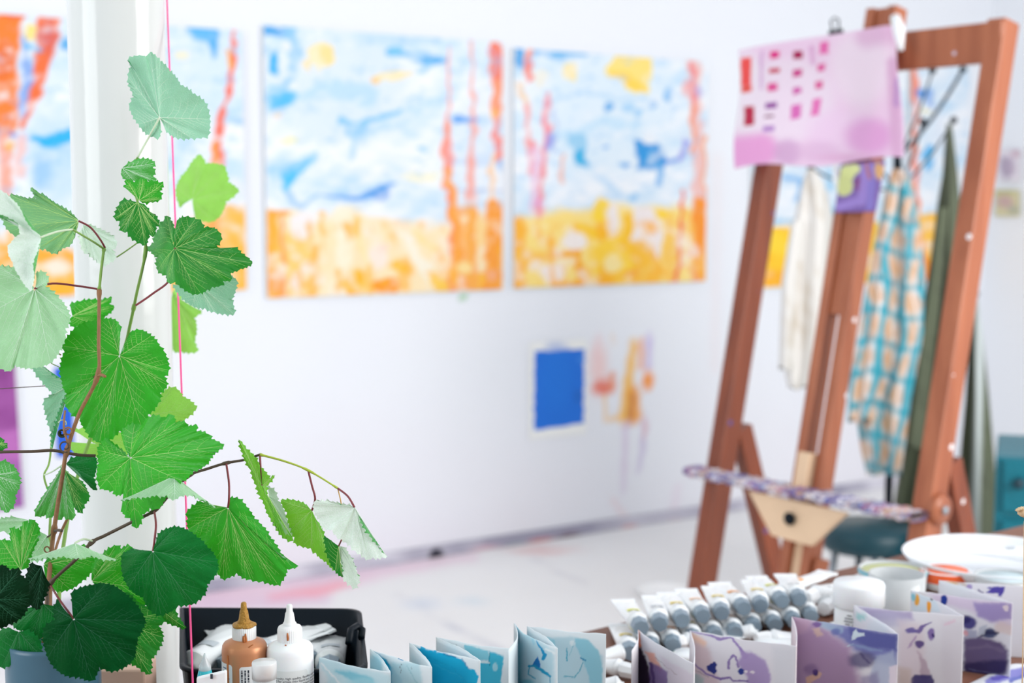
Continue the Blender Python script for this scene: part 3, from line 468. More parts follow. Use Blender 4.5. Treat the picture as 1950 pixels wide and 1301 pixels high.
o = g.build('painted_paper_sheet', M_paper, colors=paint(px, py, '#fae0f5', pk, 1.2, 12), solid=.0006)
tag(o, 'pink sheet with rows of red, magenta and violet swatches clipped to the easel top', 'paper')
# white clip band at the right edge of sheet
def stick(name, pts, r, mt, label, cat, off=.06):
    m = MB(); P = [easel.matrix_world @ ep(x, y, off) for x, y in pts]; rt = empty(name, P[-1], 0, label, cat)
    loc_build(m.tube(P, r, 10), 'strip', mt, rt); return rt
stick('white_cloth_strip', [(1704, 32), (1712, 60), (1716, 95)], [.011, .014, .006], M_plast, 'crumpled white rag strip at the top right corner of the pink sheet', 'rag')
stick('white_cloth_strip', [(1590, 315), (1594, 345), (1597, 362)], [.006, .010, .004], M_plast, 'short white rag hanging below the pink sheet beside the mast', 'rag', off=.03)
# small violet picture on the mast
q = [(1590, 404), (1664, 402), (1682, 306), (1600, 314)]; Qs = [easel.matrix_world @ ep(x, y, .04) for x, y in q]
g = grid(lambda u, v: (Qs[0] * (1 - u) + Qs[1] * u) * (1 - v) + (Qs[3] * (1 - u) + Qs[2] * u) * v, 60, 60); px, py = proj(g.v)
o = g.build('small_painted_card', M_canvas, colors=paint(px, py, '#7c62a8', [('e', 1614, 330, 15, 16, '#cfd690', 4, 1), ('e', 1608, 354, 17, 20, '#c9cf8c', 4, 1), ('e', 1627, 322, 12, 10, '#d4da98', 4, 1), ('e', 1637, 352, 8, 16, '#7c2f62', 4, 1), ('l', [(1595, 394), (1640, 382), (1650, 320)], [14, 18, 20], '#9c84cc', 6, .9), ('l', [(1662, 320), (1656, 395)], 14, '#8a7cc8', 5, .9), ('e', 1673, 325, 8, 16, '#e0ae6c', 5, .9), ('l', [(1650, 315), (1656, 340)], 6, '#b86c5c', 4, .8)], 1.5, 12), solid=.008, offset=-1)
tag(o, 'little violet card with a lime green shape fixed on the easel mast', 'painting')

# ================================================================== COAT STAND AND GARMENTS
DS = 4.55
pb = onz(1690, 1000, .0); ps = at(1700, 650, DS); ps = Vector((ps.x, ps.y, 0))
stand = empty('coat_stand', ps, 0, 'slim black coat stand with curved arms behind the easel', 'coat stand')
m = MB(); m.tube([ps + Vector((0, 0, .02)), ps + Vector((0, 0, 1.62))], .013, 12); loc_build(m, 'pole', M_black, stand)
m = MB(); m.lathe([(.17, 0), (.17, .012), (.03, .03), (.013, .05)], ps, 32); loc_build(m, 'base', M_black, stand)
M_hook = mat('dark_metal', '#25313c', .4)
for tip in ((1776, 134), (1834, 132), (1758, 232), (1816, 229), (1545, 320), (1712, 318), (1640, 240), (1858, 560)):
    P1 = at(tip[0], tip[1], DS + (.12 if tip[0] > 1800 else -.05)); P0 = ps + Vector((0, 0, 1.45 if tip[1] > 200 else 1.55))
    if tip[0] == 1858: P0.z = 1.15
    mid = (P0 + P1) / 2 + Vector((0, 0, -.05))
    m = MB(); m.tube([P0 * (1 - t) ** 2 + mid * 2 * t * (1 - t) + P1 * t * t for t in [i / 8 for i in range(9)]], .0035 if tip[0] not in (1834,) else .006, 8)
    arm = loc_build(m, 'hook_arm', M_hook, stand)
    m = MB(); m.lathe([(.0, -.012), (.009, -.009), (.0125, 0), (.009, .009), (0, .012)], P1, 12); loc_build(m, 'hook_ball', M_black, stand)

def garment(rows, d, depth, nf, seed, n=72, amp=.35, dfun=None, swirl=0):
    """closed folded cloth body following (y, left, right) rows of the photograph at distance d"""
    ys = [r[0] for r in rows]; NR = 60; vs = []; uv = []
    for j in range(NR):
        y = ys[0] + (ys[-1] - ys[0]) * j / (NR - 1)
        xl = np.interp(y, ys, [r[1] for r in rows]); xr = np.interp(y, ys, [r[2] for r in rows])
        for k in range(n):
            a = 2 * math.pi * k / n; u = -math.cos(a)            # -1..1
            dd = depth * math.sin(a)
            t = j / (NR - 1)
            if math.sin(a) > -.2: dd += 0
            fold = amp * depth * math.sin(nf * math.acos(max(-1, min(1, u))) + seed + 1.5 * t + swirl * t * t) * (.35 + .65 * t) * abs(math.sin(a))
            x = (xl + xr) / 2 + u * (xr - xl) / 2
            yy = y + (5 * math.sin(nf * a + seed) if j == NR - 1 else 0)
            vs.append(at(x, yy, d - dd - fold)); uv.append((u, t, 1 if math.sin(a) > 0 else 0))
    m = MB(); m.add(vs, [(j * n + k, (j + 1) * n + k, (j + 1) * n + (k + 1) % n, j * n + (k + 1) % n) for j in range(NR - 1) for k in range(n)])
    m.add([vs[i] for i in range(n)], [tuple(range(n - 1, -1, -1))]); m.add([vs[(NR - 1) * n + i] for i in range(n)], [tuple(range(n))])
    uv += uv[:n] + uv[-n:]
    return m, np.array(uv)
M_cloth = vmat('woven_cloth', .9, bump=.3, bscale=300)
# plaid shirt
def plaid(m, uv, sx=1.0):
    px, py = proj(m.v)
    s = px + (py - 330) * .16 + 8 * np.sin(py / 60.) + 5 * np.sin(py / 23. + px / 15); t = py - (px - 1650) * .1 + 7 * np.sin(px / 20.)
    base = np.tile(np.array(lin('#d0d2d4')), (len(px), 1))
    def stripe(v, per, ph, w, col, op, c):
        q = np.abs(((v / per + ph) % 1) - .5) * 2; mm = np.clip((w - q) / .12, 0, 1)[:, None] * op; return c * (1 - mm) + np.array(lin(col)) * mm
    c = stripe(t, 60, .1, .5, '#d6a074', .6, base); c = stripe(s, 36, .2, .5, '#c99a64', .5, c)
    c = stripe(s, 36, .65, .40, '#1fa0b4', .9, c); c = stripe(t, 60, .62, .3, '#1c98ac', .85, c); c = stripe(s, 24, .3, .12, '#c87f5a', .6, c); c = stripe(t, 40, .35, .1, '#d18850', .6, c)
    c = stripe(s, 36, .05, .12, '#f0f2f2', .8, c); return c
ROOTS = []
def wearable(name, pieces, label, cat, colf, mt=M_cloth):
    first = None; rt = None
    for (pn, rows, d, dep, nf, seed, kw) in pieces:
        m, uv = garment(rows, d, dep, nf, seed, **kw); c = colf(m, uv)
        if rt is None:
            rt = empty(name, at((rows[0][1] + rows[0][2]) / 2, rows[0][0], d), 0, label, cat)
        loc_build(m, pn, mt, rt, colors=c)
    return rt
wearable('plaid_shirt', [
   ('shirt_body', [(322, 1700, 1718), (345, 1690, 1738), (410, 1676, 1750), (520, 1660, 1762), (640, 1650, 1758), (760, 1625, 1735), (860, 1640, 1722), (902, 1650, 1716)], 4.4, .07, 6, .4, {}),
   ('sleeve', [(350, 1688, 1712), (450, 1668, 1700), (600, 1640, 1690), (720, 1618, 1672), (800, 1614, 1660)], 4.3, .035, 4, 2.0, {'n': 40})],
   'turquoise, orange and white plaid shirt hanging between the easel mast and right post', 'shirt', plaid)
def ivory(m, uv):
    px, py = proj(m.v); c = np.tile(np.array(lin('#e4e2de')), (len(px), 1)); k = np.clip(fbm(px, py * .3, 14, 3), 0, 1)[:, None] * .7
    return c * (1 - k) + np.array(lin('#c6b9a6')) * k
wearable('cream_shirt', [
   ('shirt_body', [(322, 1538, 1550), (345, 1528, 1568), (430, 1510, 1592), (520, 1492, 1592), (620, 1488, 1584), (700, 1492, 1568), (738, 1500, 1548)], 4.45, .06, 5, 1.1, {}),
   ('sleeve', [(420, 1508, 1530), (540, 1488, 1516), (700, 1482, 1508)], 4.36, .025, 3, 2.0, {'n': 40})],
   'cream crumpled shirt hanging left of the easel mast', 'shirt', ivory)
def olive(m, uv):
    px, py = proj(m.v); c = np.tile(np.array(lin('#5d6450')), (len(px), 1)); k = np.clip(fbm(px, py * .4, 16, 3) + .2, 0, 1)[:, None] * .5
    return c * (1 - k) + np.array(lin('#474c3e')) * k
wearable('olive_coat', [
   ('coat_body', [(236, 1803, 1812), (262, 1800, 1816), (330, 1795, 1824), (400, 1783, 1830), (520, 1774, 1832), (700, 1745, 1830), (860, 1718, 1815), (960, 1702, 1800), (1062, 1694, 1790)], 4.65, .1, 5, .2, {}),
   ('coat_sleeve', [(395, 1785, 1806), (520, 1768, 1796), (700, 1738, 1775), (850, 1716, 1756)], 4.5, .04, 3, 1.0, {'n': 40})],
   'long olive green coat hanging beside the plaid shirt', 'coat', olive)
def olive2(m, uv):
    c = olive(m, uv); px, py = proj(m.v); k = (np.clip(1 - np.abs(px - (1862 - (py - 800) * .03)) / 11, 0, 1) ** .5)[:, None]
    return c * (1 - k) + np.array(lin('#c9d2d2')) * k
wearable('olive_trousers', [('trouser_leg', [(566, 1850, 1862), (640, 1845, 1872), (760, 1838, 1884), (900, 1825, 1896), (1030, 1815, 1902), (1075, 1812, 1902)], 4.75, .08, 4, .9, {})],
   'olive trousers with a pale side stripe hanging right of the easel', 'trousers', olive2)

# ================================================================== STOOL, TEAL CABINET, FAR RIGHT THINGS
M_teal = mat('teal_paint', '#0b6f80', .4, noise=.1); M_tealv = mat('teal_vinyl', '#073a46', .4)
sc = onz(1652, 1012, .47); st = empty('stool', Vector((sc.x, sc.y, 0)), .3, 'low stool with dark teal seat and thin metal legs behind the easel', 'stool')
m = MB(); m.lathe([(0, .42), (.12, .42), (.135, .44), (.135, .475), (.12, .49), (0, .495)], (0, 0, 0), 40); m.build('seat', M_tealv, st)
for k in range(4):
    a = math.pi / 4 + k * math.pi / 2; m = MB(); m.tube([(.09 * math.cos(a), .09 * math.sin(a), .42), (.14 * math.cos(a), .14 * math.sin(a), 0)], .010, 10); m.build('leg', M_chrome, st)
cb = at(1935, 880, 3.75); cr = Vector((1.292, 3.75, 0)) - Matrix.Rotation(-.34, 3, 'Z') @ Vector((-.22, -.205, 0)); cab = empty('teal_drawer_cabinet', cr, -.34, 'teal wooden drawer cabinet at the right edge of the picture', 'cabinet')
ct = .73
m = MB(); m.box((.0, 0, ct / 2), (.44, .40, ct)); m.build('body', M_teal, cab, bevel=.004)
for i in range(4):
    z = .1 + i * .165; m = MB(); m.box((0, -.205, z + .06), (.40, .016, .14)); dr = m.build('drawer', M_teal, cab, bevel=.003)
    for sx in (-.16, .12):
        m = MB(); m.lathe([(0, 0), (.01, 0), (.016, .012), (.014, .022), (0, .025)], (sx, -.213, z + .07), 16, Matrix.Rotation(math.pi / 2, 3, 'X')); m.build('knob', mat('dark_knob', '#123a48', .4), dr)
M_dull = mat('dark_blue_glaze', '#2a3a58', .4)
for i, (dx, dy, r, h, mt, lb, ct_) in enumerate([(-.03, -.15, .028, .06, M_dull, 'small dark blue pot at the front of the teal cabinet', 'pot'), (.05, -.13, .045, .12, M_plast, 'white plant pot on the teal cabinet', 'plant pot')]):
    rr = empty('ceramic_pot', cr + Vector((dx, dy, ct)), 0, lb, ct_)
    m = MB(); m.lathe([(0, 0), (r * .8, 0), (r, h * .9), (r * 1.05, h), (r * .92, h), (r * .85, h * .8), (0, h * .75)], (0, 0, 0), 28); m.build('pot_body', mt, rr)
    if ct_ == 'plant pot':
        mg = mat('far_leaf_green', '#3f8a5c', .5)
        for k in range(12):
            a = k * 2.4; L = .14 + .12 * ((k * 37) % 10) / 10; pts = [Vector((math.cos(a) * L * t * .8, math.sin(a) * L * t * .6, h * .7 + L * 2.4 * t - L * 1.2 * t * t)) for t in (0, .3, .6, .85, 1)]
            m = MB(); m.tube(pts, .0018, 6); s_ = m.build('stem', mg, rr)
            e_ = pts[-1]; dv = (pts[-1] - pts[-2]).normalized(); sd = dv.cross(Vector((0, 0, 1))).normalized()
            m = MB(); w = .02; l = .07
            m.add([e_, e_ + dv * l * .4 + sd * w, e_ + dv * l * .4 - sd * w, e_ + dv * l, e_ + dv * l * .45 + Vector((0, 0, .005))], [(0, 1, 4), (0, 4, 2), (1, 3, 4), (4, 3, 2)]); m.build('leaf', mg, s_, solid=.001)

# white disc added in place of a blown-out spot of light on the floor
pz = onz(1265, 1134, 0); o = MB().lathe([(0, .004), (.06, .004), (.085, .010), (.098, .022), (.101, .022), (.088, .006), (.06, 0), (0, 0)][::-1], pz, 40).build('white_disc', mat('light_spot_white', '#ffffff', .08))
tag(o, 'glossy white disc added for a bright spot of light on the pale floor left of the easel foot', 'dish')

# ================================================================== ACCORDION BOOKS
def accordion(name, pts, Hc, label, base, strokes, first_hidden=False, curls=None, n=90, warp=2.0, ws=12, dense=None, group='folded painted books on the table'):
    z1 = TZ + Hc; T = [onz(x, y, z1) for x, y in pts]
    rt = empty(name, Vector((T[0].x, T[0].y, TZ)), 0, label, 'folded book', group)
    for i in range(len(T) - 1):
        a, b = T[i], T[i + 1]; A0 = Vector((a.x, a.y, TZ + .0008)); B0 = Vector((b.x, b.y, TZ + .0008))
        side = Vector(((b - a).y, -(b - a).x, 0)).normalized(); cur = (curls or {}).get(i, 0.)
        nn = n if i % 2 == (1 if len(pts) and pts[1][1] < pts[0][1] else 0) else 30
        if dense is not None: nn = n if i in dense else 24
        def P(u, v):
            p = (A0 * (1 - u) + B0 * u) * (1 - v) + (a * (1 - u) + b * u) * v
            p = p + side * (.0025 * math.sin(u * math.pi) + cur * math.sin(u * math.pi))
            p.z += (.0004 * math.sin(u * 9 + i * 2) + .0002 * math.sin(u * 27 + i)) * v
            return p
        g = grid(P, nn, nn); px, py = proj(g.v)
        c = paint(px, py, base, strokes.get(i, []), warp, ws)
        loc_build(g, 'panel', M_paper, rt, colors=c, solid=.0007)
    return rt
WB = '#e8f1f5'
accordion('accordion_book', [(608, 1252), (743, 1281), (705, 1236), (822, 1271), (780, 1225), (914, 1257), (831, 1214), (968, 1236)], .118,
  'small zigzag folded book with turquoise paint right of the white bottle', WB, {
  0: [('p', [(600, 1250), (625, 1290), (610, 1400), (760, 1400), (760, 1290), (700, 1275), (650, 1262)], '#c9e6ee', 12, .9), ('l', [(640, 1278), (665, 1285), (700, 1300)], [4, 14, 24], '#74c9dc', 8, .8), ('e', 690, 1300, 26, 9, '#a9dde8', 10, .8), ('l', [(612, 1262), (650, 1305)], 3, '#f4f8fa', 3, .9)],
  1: [('e', 715, 1270, 14, 24, '#a9dcea', 10, .9)],
  2: [('l', [(712, 1244), (730, 1262), (755, 1300)], [6, 16, 24], '#20b2d4', 4, 1), ('p', [(745, 1262), (800, 1262), (815, 1400), (745, 1400)], '#c5e4ec', 8, .9), ('l', [(760, 1253), (768, 1256)], 3, '#2a8fc0', 1, 1), ('l', [(762, 1262), (765, 1266), (761, 1271), (764, 1274), (762, 1281)], .8, '#5c6b70', .8, .9), ('l', [(784, 1271), (786, 1275)], .7, '#5c6b70', .8, .8), ('l', [(775, 1268), (800, 1310)], 2, '#9fcfd8', 2, .7)],
  3: [('p', [(782, 1240), (800, 1260), (800, 1330), (782, 1330)], '#cfe8f0', 10, .8)],
  4: [('p', [(795, 1233), (815, 1237), (835, 1242), (865, 1250), (880, 1257), (892, 1272), (905, 1276), (912, 1290), (906, 1310), (900, 1400), (800, 1400), (820, 1276)], '#0fb4dc', 2.5, 1), ('l', [(805, 1226), (808, 1240)], 7, '#18b4dc', 2, .95), ('l', [(828, 1233), (830, 1245)], 6, '#18b4dc', 2, .95), ('e', 860, 1290, 34, 20, '#08b0dc', 16, .8), ('l', [(845, 1246), (868, 1252)], 2, '#0c84b4', 2, .9), ('l', [(880, 1256), (893, 1274)], 2, '#0c90c0', 2, .8), ('l', [(810, 1250), (860, 1270), (890, 1300)], 1.5, '#059cc8', 2, .5), ('l', [(820, 1262), (880, 1290)], 1.2, '#3cc6e4', 2, .5)],
  5: [('e', 860, 1240, 10, 30, '#dfeff4', 10, .7)],
  6: [('p', [(884, 1228), (905, 1232), (930, 1240), (932, 1258), (885, 1256)], '#8ad4e4', 3, .95), ('p', [(932, 1240), (960, 1250), (955, 1290), (950, 1400), (905, 1400), (910, 1262), (930, 1262)], '#2abfdc', 4, .95), ('l', [(932, 1243), (932, 1268)], 1.5, '#1488a4', 1, .9), ('l', [(868, 1228), (870, 1230), (867, 1233), (872, 1235), (876, 1237)], .9, '#4c6468', .8, .9), ('e', 943, 1270, 5, 8, '#c9eef4', 3, .7), ('l', [(914, 1260), (932, 1261)], 1.5, '#eaf6f8', 1, .9)]}, n=110, warp=1.2, ws=7)
accordion('accordion_book', [(968, 1238), (979, 1188), (1061, 1234), (1004, 1193), (1154, 1208)], .118,
  'larger pale turquoise folded book with blue ink figure, in the centre of the table', WB, {
  0: [('e', 974, 1240, 6, 60, '#e8f6fa', 6, .5)],
  1: [('p', [(990, 1195), (1055, 1240), (1058, 1400), (990, 1400)], '#bcdde8', 12, .9), ('l', [(980, 1200), (978, 1260), (980, 1350)], [14, 22, 26], '#22b4cc', 10, .95), ('e', 981, 1212, 8, 20, '#08aac8', 6, .8), ('l', [(988, 1230), (988, 1350)], 14, '#7ccfe0', 14, .6), ('l', [(1022, 1222), (1032, 1236), (1038, 1248), (1034, 1256)], [2, 4, 7, 5], '#1c9ccc', 2, 1), ('p', [(1012, 1270), (1024, 1250), (1028, 1258), (1030, 1272), (1018, 1268)], '#1a7cc4', 1.5, 1),
      ('l', [(1008, 1269), (1018, 1268), (1032, 1277), (1048, 1288)], [5, 4, 7, 5], '#1c9fc8', 2, 1), ('l', [(1009, 1272), (1006, 1284), (1020, 1292)], 2.5, '#3cacca', 2, .9), ('l', [(1048, 1288), (1048, 1320)], 1.5, '#3a9cc0', 1, .9), ('l', [(1040, 1236), (1056, 1244)], 4, '#f2f8fa', 3, .8), ('e', 1003, 1300, 14, 6, '#6cc2d4', 6, .8), ('l', [(1004, 1193), (1012, 1202)], 4, '#a9ccd6', 3, .8), ('l', [(1013, 1210), (1017, 1226)], 4, '#9cd4e4', 3, .6)],
  3: [('p', [(1050, 1215), (1085, 1212), (1120, 1220), (1148, 1250), (1145, 1400), (1060, 1400), (1056, 1250)], '#c3e0ea', 8, .9), ('p', [(1095, 1215), (1120, 1218), (1140, 1240), (1148, 1275), (1128, 1400), (1122, 1290), (1112, 1262), (1096, 1230)], '#98d4e4', 4, .9), ('p', [(1040, 1212), (1056, 1218), (1058, 1232), (1048, 1222)], '#9cd6e4', 3, .8), ('l', [(1080, 1234), (1080, 1258)], [1.5, 3], '#2cacc8', 1.5, .95), ('l', [(1094, 1222), (1091, 1232)], 2, '#3cb4cc', 1, .9), ('l', [(1090, 1234), (1084, 1250)], 1, '#6cc0d0', 1, .8), ('l', [(1074, 1288), (1094, 1290), (1104, 1278), (1110, 1262)], 2, '#54b4ca', 1.5, .95), ('l', [(1106, 1253), (1115, 1258)], 3, '#2c94c0', 1.5, .95), ('l', [(1145, 1290), (1147, 1330)], 3, '#9cd6e4', 3, .8), ('e', 1090, 1225, 5, 6, '#eaf4f7', 3, .8)]}, n=120, dense=(1, 3), warp=.8, ws=6, curls={0: .003, 1: .004})
PW_ = '#e9eaf0'
accordion('accordion_book', [(1203, 1240), (1215, 1201), (1321, 1264), (1314, 1201), (1516, 1231), (1508, 1174), (1710, 1208), (1626, 1154), (1835, 1173), (1735, 1124), (1928, 1149), (1788, 1105), (1975, 1118)], .083,
  'long zigzag folded book of purple and violet watercolours on the right', PW_, {
  0: [('e', 1208, 1260, 5, 60, '#f6f2f4', 4, .5)],
  1: [('l', [(1215, 1205), (1217, 1230)], 9, '#f0a884', 5, 1), ('p', [(1212, 1232), (1222, 1234), (1232, 1262), (1240, 1290), (1245, 1400), (1212, 1400)], '#352040', 5, 1), ('p', [(1228, 1240), (1245, 1245), (1262, 1275), (1258, 1282), (1240, 1262)], '#f2c0b0', 6, .9), ('p', [(1236, 1262), (1255, 1268), (1272, 1280), (1276, 1400), (1240, 1400)], '#8f74b0', 6, .9), ('p', [(1258, 1250), (1320, 1285), (1320, 1400), (1285, 1400), (1272, 1282)], '#e4dde8', 8, .9), ('l', [(1248, 1252), (1290, 1285)], .9, '#a08a90', 1, .6), ('l', [(1240, 1264), (1246, 1300)], 6, '#5c3f84', 4, .8)],
  2: [('e', 1318, 1260, 4, 50, '#faf8fa', 4, .5)],
  3: [('p', [(1318, 1215), (1350, 1235), (1370, 1300), (1380, 1400), (1316, 1400)], '#dcccd2', 14, .9), ('l', [(1318, 1212), (1340, 1225)], 12, '#f3d6c4', 10, .9), ('l', [(1316, 1202), (1350, 1210), (1372, 1217), (1393, 1215), (1412, 1238), (1420, 1250)], [1.5, 3, 4.5, 4, 5, 12], '#a18cc8', 1.5, .95),
      ('p', [(1410, 1240), (1432, 1242), (1458, 1258), (1468, 1290), (1462, 1400), (1428, 1400), (1424, 1290), (1404, 1262), (1412, 1252)], '#b3a0d0', 8, .95), ('l', [(1387, 1273), (1388, 1256), (1396, 1248), (1404, 1258), (1406, 1270)], 4.5, '#9480bc', 1.5, .95), ('p', [(1346, 1268), (1356, 1264), (1360, 1260), (1366, 1266), (1362, 1272), (1366, 1278), (1360, 1284), (1348, 1276)], '#2c3a8c', 1.5, 1), ('e', 1412, 1279, 6, 6.5, '#34469c', 1.5, 1), ('e', 1421, 1279, 4, 2.5, '#f2eef4', 1.2, 1), ('e', 1433, 1280, 4, 2.5, '#f2eef4', 1.2, .9),
      ('l', [(1320, 1263), (1345, 1283), (1372, 1294), (1390, 1290), (1396, 1296), (1425, 1298)], [3, 4, 4.5, 4, 3, 3], '#8872b4', 1.5, .95), ('p', [(1320, 1282), (1340, 1290), (1350, 1400), (1320, 1400)], '#a8c8c8', 8, .7), ('l', [(1322, 1276), (1350, 1290)], 1.5, '#8a8090', 1.5, .6), ('p', [(1470, 1230), (1515, 1235), (1515, 1400), (1480, 1400)], '#dfe3ea', 16, .8)],
  4: [('e', 1512, 1240, 6, 60, '#f4e9ee', 6, .8)],
  5: [('p', [(1505, 1172), (1560, 1185), (1620, 1230), (1640, 1300), (1640, 1400), (1505, 1400)], '#b79bbf', 26, .95), ('p', [(1505, 1172), (1545, 1180), (1540, 1200), (1515, 1210)], '#cdb2ca', 12, .9), ('p', [(1565, 1185), (1710, 1208), (1710, 1270), (1670, 1260), (1630, 1240), (1600, 1215)], '#7a82c0', 14, .95), ('p', [(1615, 1192), (1708, 1210), (1708, 1240), (1650, 1232), (1620, 1215)], '#5a60a8', 10, .8), ('l', [(1562, 1188), (1600, 1200)], 12, '#b0c8dc', 8, .8), ('e', 1592, 1203, 9, 7, '#6f7cbc', 6, .8),
      ('e', 1556, 1189, 8, 5, '#8464a8', 4, .9), ('p', [(1546, 1197), (1560, 1195), (1568, 1210), (1555, 1212)], '#dcc4bc', 5, .9), ('p', [(1624, 1203), (1630, 1198), (1634, 1206), (1646, 1205), (1648, 1212), (1634, 1214), (1622, 1218)], '#d6e6ee', 2, 1), ('l', [(1613, 1231), (1624, 1227)], 2.5, '#cfdfe8', 2, .9), ('e', 1642, 1257, 26, 16, '#64608c', 12, .85), ('l', [(1640, 1246), (1655, 1262)], 4, '#4c4478', 4, .7), ('p', [(1668, 1250), (1700, 1240), (1708, 1260), (1700, 1310), (1665, 1310), (1655, 1295)], '#b8c4dc', 10, .85), ('l', [(1620, 1228), (1660, 1236), (1680, 1240)], [4, 6, 2], '#8fa4cc', 4, .8),
      ('p', [(1535, 1290), (1550, 1284), (1556, 1276), (1566, 1282), (1560, 1292), (1545, 1300), (1536, 1310)], '#e0bfae', 1.5, 1), ('e', 1553, 1281, 6, 6.5, '#43307c', 3, 1), ('e', 1545, 1275, 14, 10, '#7a5f98', 9, .5), ('p', [(1640, 1290), (1670, 1280), (1690, 1400), (1640, 1400)], '#8c80b0', 12, .6), ('p', [(1694, 1270), (1710, 1265), (1710, 1400), (1690, 1400)], '#ece4ee', 5, .9)],
  6: [('e', 1640, 1175, 10, 6, '#a9dcdc', 5, .9), ('e', 1670, 1200, 20, 20, '#dfe9f0', 14, .6)],
  7: [('p', [(1636, 1156), (1735, 1165), (1740, 1180), (1660, 1180)], '#b7acd0', 12, .9), ('e', 1690, 1180, 40, 14, '#c4c2dc', 12, .7), ('p', [(1710, 1180), (1760, 1190), (1760, 1400), (1710, 1400)], '#e6dbe2', 20, .7), ('l', [(1725, 1199), (1750, 1203), (1756, 1194), (1772, 1186)], [2, 8, 7, 2], '#7c6cac', 2.5, .95), ('e', 1735, 1201, 10, 5, '#7f74b4', 3, .95), ('e', 1773, 1207, 7, 11, '#8a74b6', 3, .95), ('e', 1777, 1211, 3, 4, '#42307c', 1.5, 1), ('e', 1751, 1227, 8.5, 7, '#665294', 3, .95),
      ('l', [(1745, 1212), (1736, 1226), (1728, 1233)], [4, 5, 2], '#b79cc4', 3, .8), ('l', [(1747, 1240), (1758, 1262), (1762, 1285)], [1, 10, 22], '#c2aebe', 6, .8), ('p', [(1735, 1292), (1742, 1286), (1775, 1285), (1782, 1310), (1735, 1310)], '#4a4280', 4, .95), ('p', [(1710, 1270), (1735, 1275), (1735, 1400), (1710, 1400)], '#d8c9c0', 14, .7), ('p', [(1790, 1180), (1835, 1185), (1835, 1400), (1800, 1400)], '#e3e2ea', 14, .7), ('l', [(1800, 1190), (1818, 1182)], 5, '#e9cfe0', 5, .7)],
  8: [('p', [(1735, 1125), (1780, 1138), (1790, 1165), (1740, 1165)], '#dbe8f0', 6, .8), ('e', 1747, 1143, 5, 10, '#f2b84a', 1.5, 1), ('e', 1769, 1157, 4, 11, '#f4b040', 1.5, 1), ('e', 1740, 1138, 4, 6, '#8cd0e0', 2, .9), ('l', [(1766, 1132), (1776, 1141)], 5, '#20203a', 1.5, 1), ('e', 1729, 1158, 4, 4, '#7ec4a4', 2, .8)],
  9: [('p', [(1770, 1130), (1928, 1148), (1928, 1200), (1900, 1190), (1850, 1165), (1780, 1145)], '#dcd0e4', 14, .9), ('p', [(1853, 1148), (1926, 1150), (1926, 1178), (1890, 1184), (1862, 1175)], '#a596cc', 8, .9), ('p', [(1910, 1155), (1920, 1152), (1920, 1164), (1913, 1164)], '#eadfe4', 2, .95), ('e', 1797, 1144, 6, 9.5, '#1f3c9c', 1.5, 1), ('e', 1845, 1186, 14, 12, '#3c3488', 7, .95), ('e', 1838, 1180, 10, 8, '#2a2468', 5, .8), ('e', 1885, 1206, 14, 9, '#3a4878', 5, .95), ('l', [(1862, 1215), (1878, 1205), (1900, 1205)], [4, 8, 5], '#33365c', 4, .9), ('p', [(1865, 1195), (1880, 1190), (1875, 1208), (1862, 1210)], '#c4cbd8', 4, .9),
      ('p', [(1835, 1215), (1870, 1213), (1905, 1222), (1920, 1240), (1918, 1278), (1885, 1292), (1835, 1280)], '#6a5a84', 10, .98), ('p', [(1835, 1262), (1920, 1256), (1915, 1282), (1880, 1294), (1836, 1282)], '#332a5c', 10, .9), ('l', [(1845, 1235), (1880, 1230), (1910, 1240)], 6, '#8a7a9c', 6, .5), ('p', [(1838, 1200), (1860, 1200), (1862, 1214), (1838, 1215)], '#a4aac4', 5, .8), ('e', 1839, 1206, 4, 6, '#e6a8b0', 3, .8), ('l', [(1905, 1195), (1925, 1200)], 20, '#e4d2cf', 10, .7), ('l', [(1845, 1275), (1900, 1283)], 2, '#6a6c98', 2, .7)],
  10: [('e', 1820, 1120, 30, 14, '#e9eef3', 10, .7)],
  11: [('e', 1810, 1112, 14, 4, '#e8b87c', 4, .9), ('p', [(1880, 1118), (1914, 1118), (1908, 1136), (1902, 1136), (1902, 1130), (1876, 1130), (1886, 1122)], '#5a4fb0', 2, 1), ('e', 1846, 1118, 6, 5, '#a594cc', 3, .9), ('l', [(1863, 1124), (1872, 1130)], 3, '#4a3f84', 2, .9), ('l', [(1815, 1108), (1840, 1114)], 4, '#c9b8a8', 3, .7)]}, n=110, warp=1.5, ws=9, dense=(1, 3, 5, 7, 8, 9, 11))
# loose painted paper at bottom right
q = [onz(1815, 1318, TZ + .001), onz(1990, 1318, TZ + .001), onz(1990, 1262, TZ + .001), onz(1918, 1268, TZ + .001)]
g = grid(lambda u, v: (q[0] * (1 - u) + q[1] * u) * (1 - v) + (q[3] * (1 - u) + q[2] * u) * v + Vector((0, 0, .001 * math.sin(u * 8))), 60, 60); px, py = proj(g.v)
o = g.build('painted_paper', M_paper, colors=paint(px, py, '#edf0f5', [('l', [(1880, 1300), (1915, 1288), (1950, 1278)], [10, 20, 14], '#8f8ed8', 5, .95), ('l', [(1890, 1294), (1920, 1290)], 6, '#6a5fc4', 3, .9), ('l', [(1925, 1298), (1955, 1285)], 7, '#6470cc', 3, .9)], 2, 12), solid=.0006, offset=1)
tag(o, 'loose paper with blue-violet brushstrokes lying flat at the bottom right corner', 'paper')

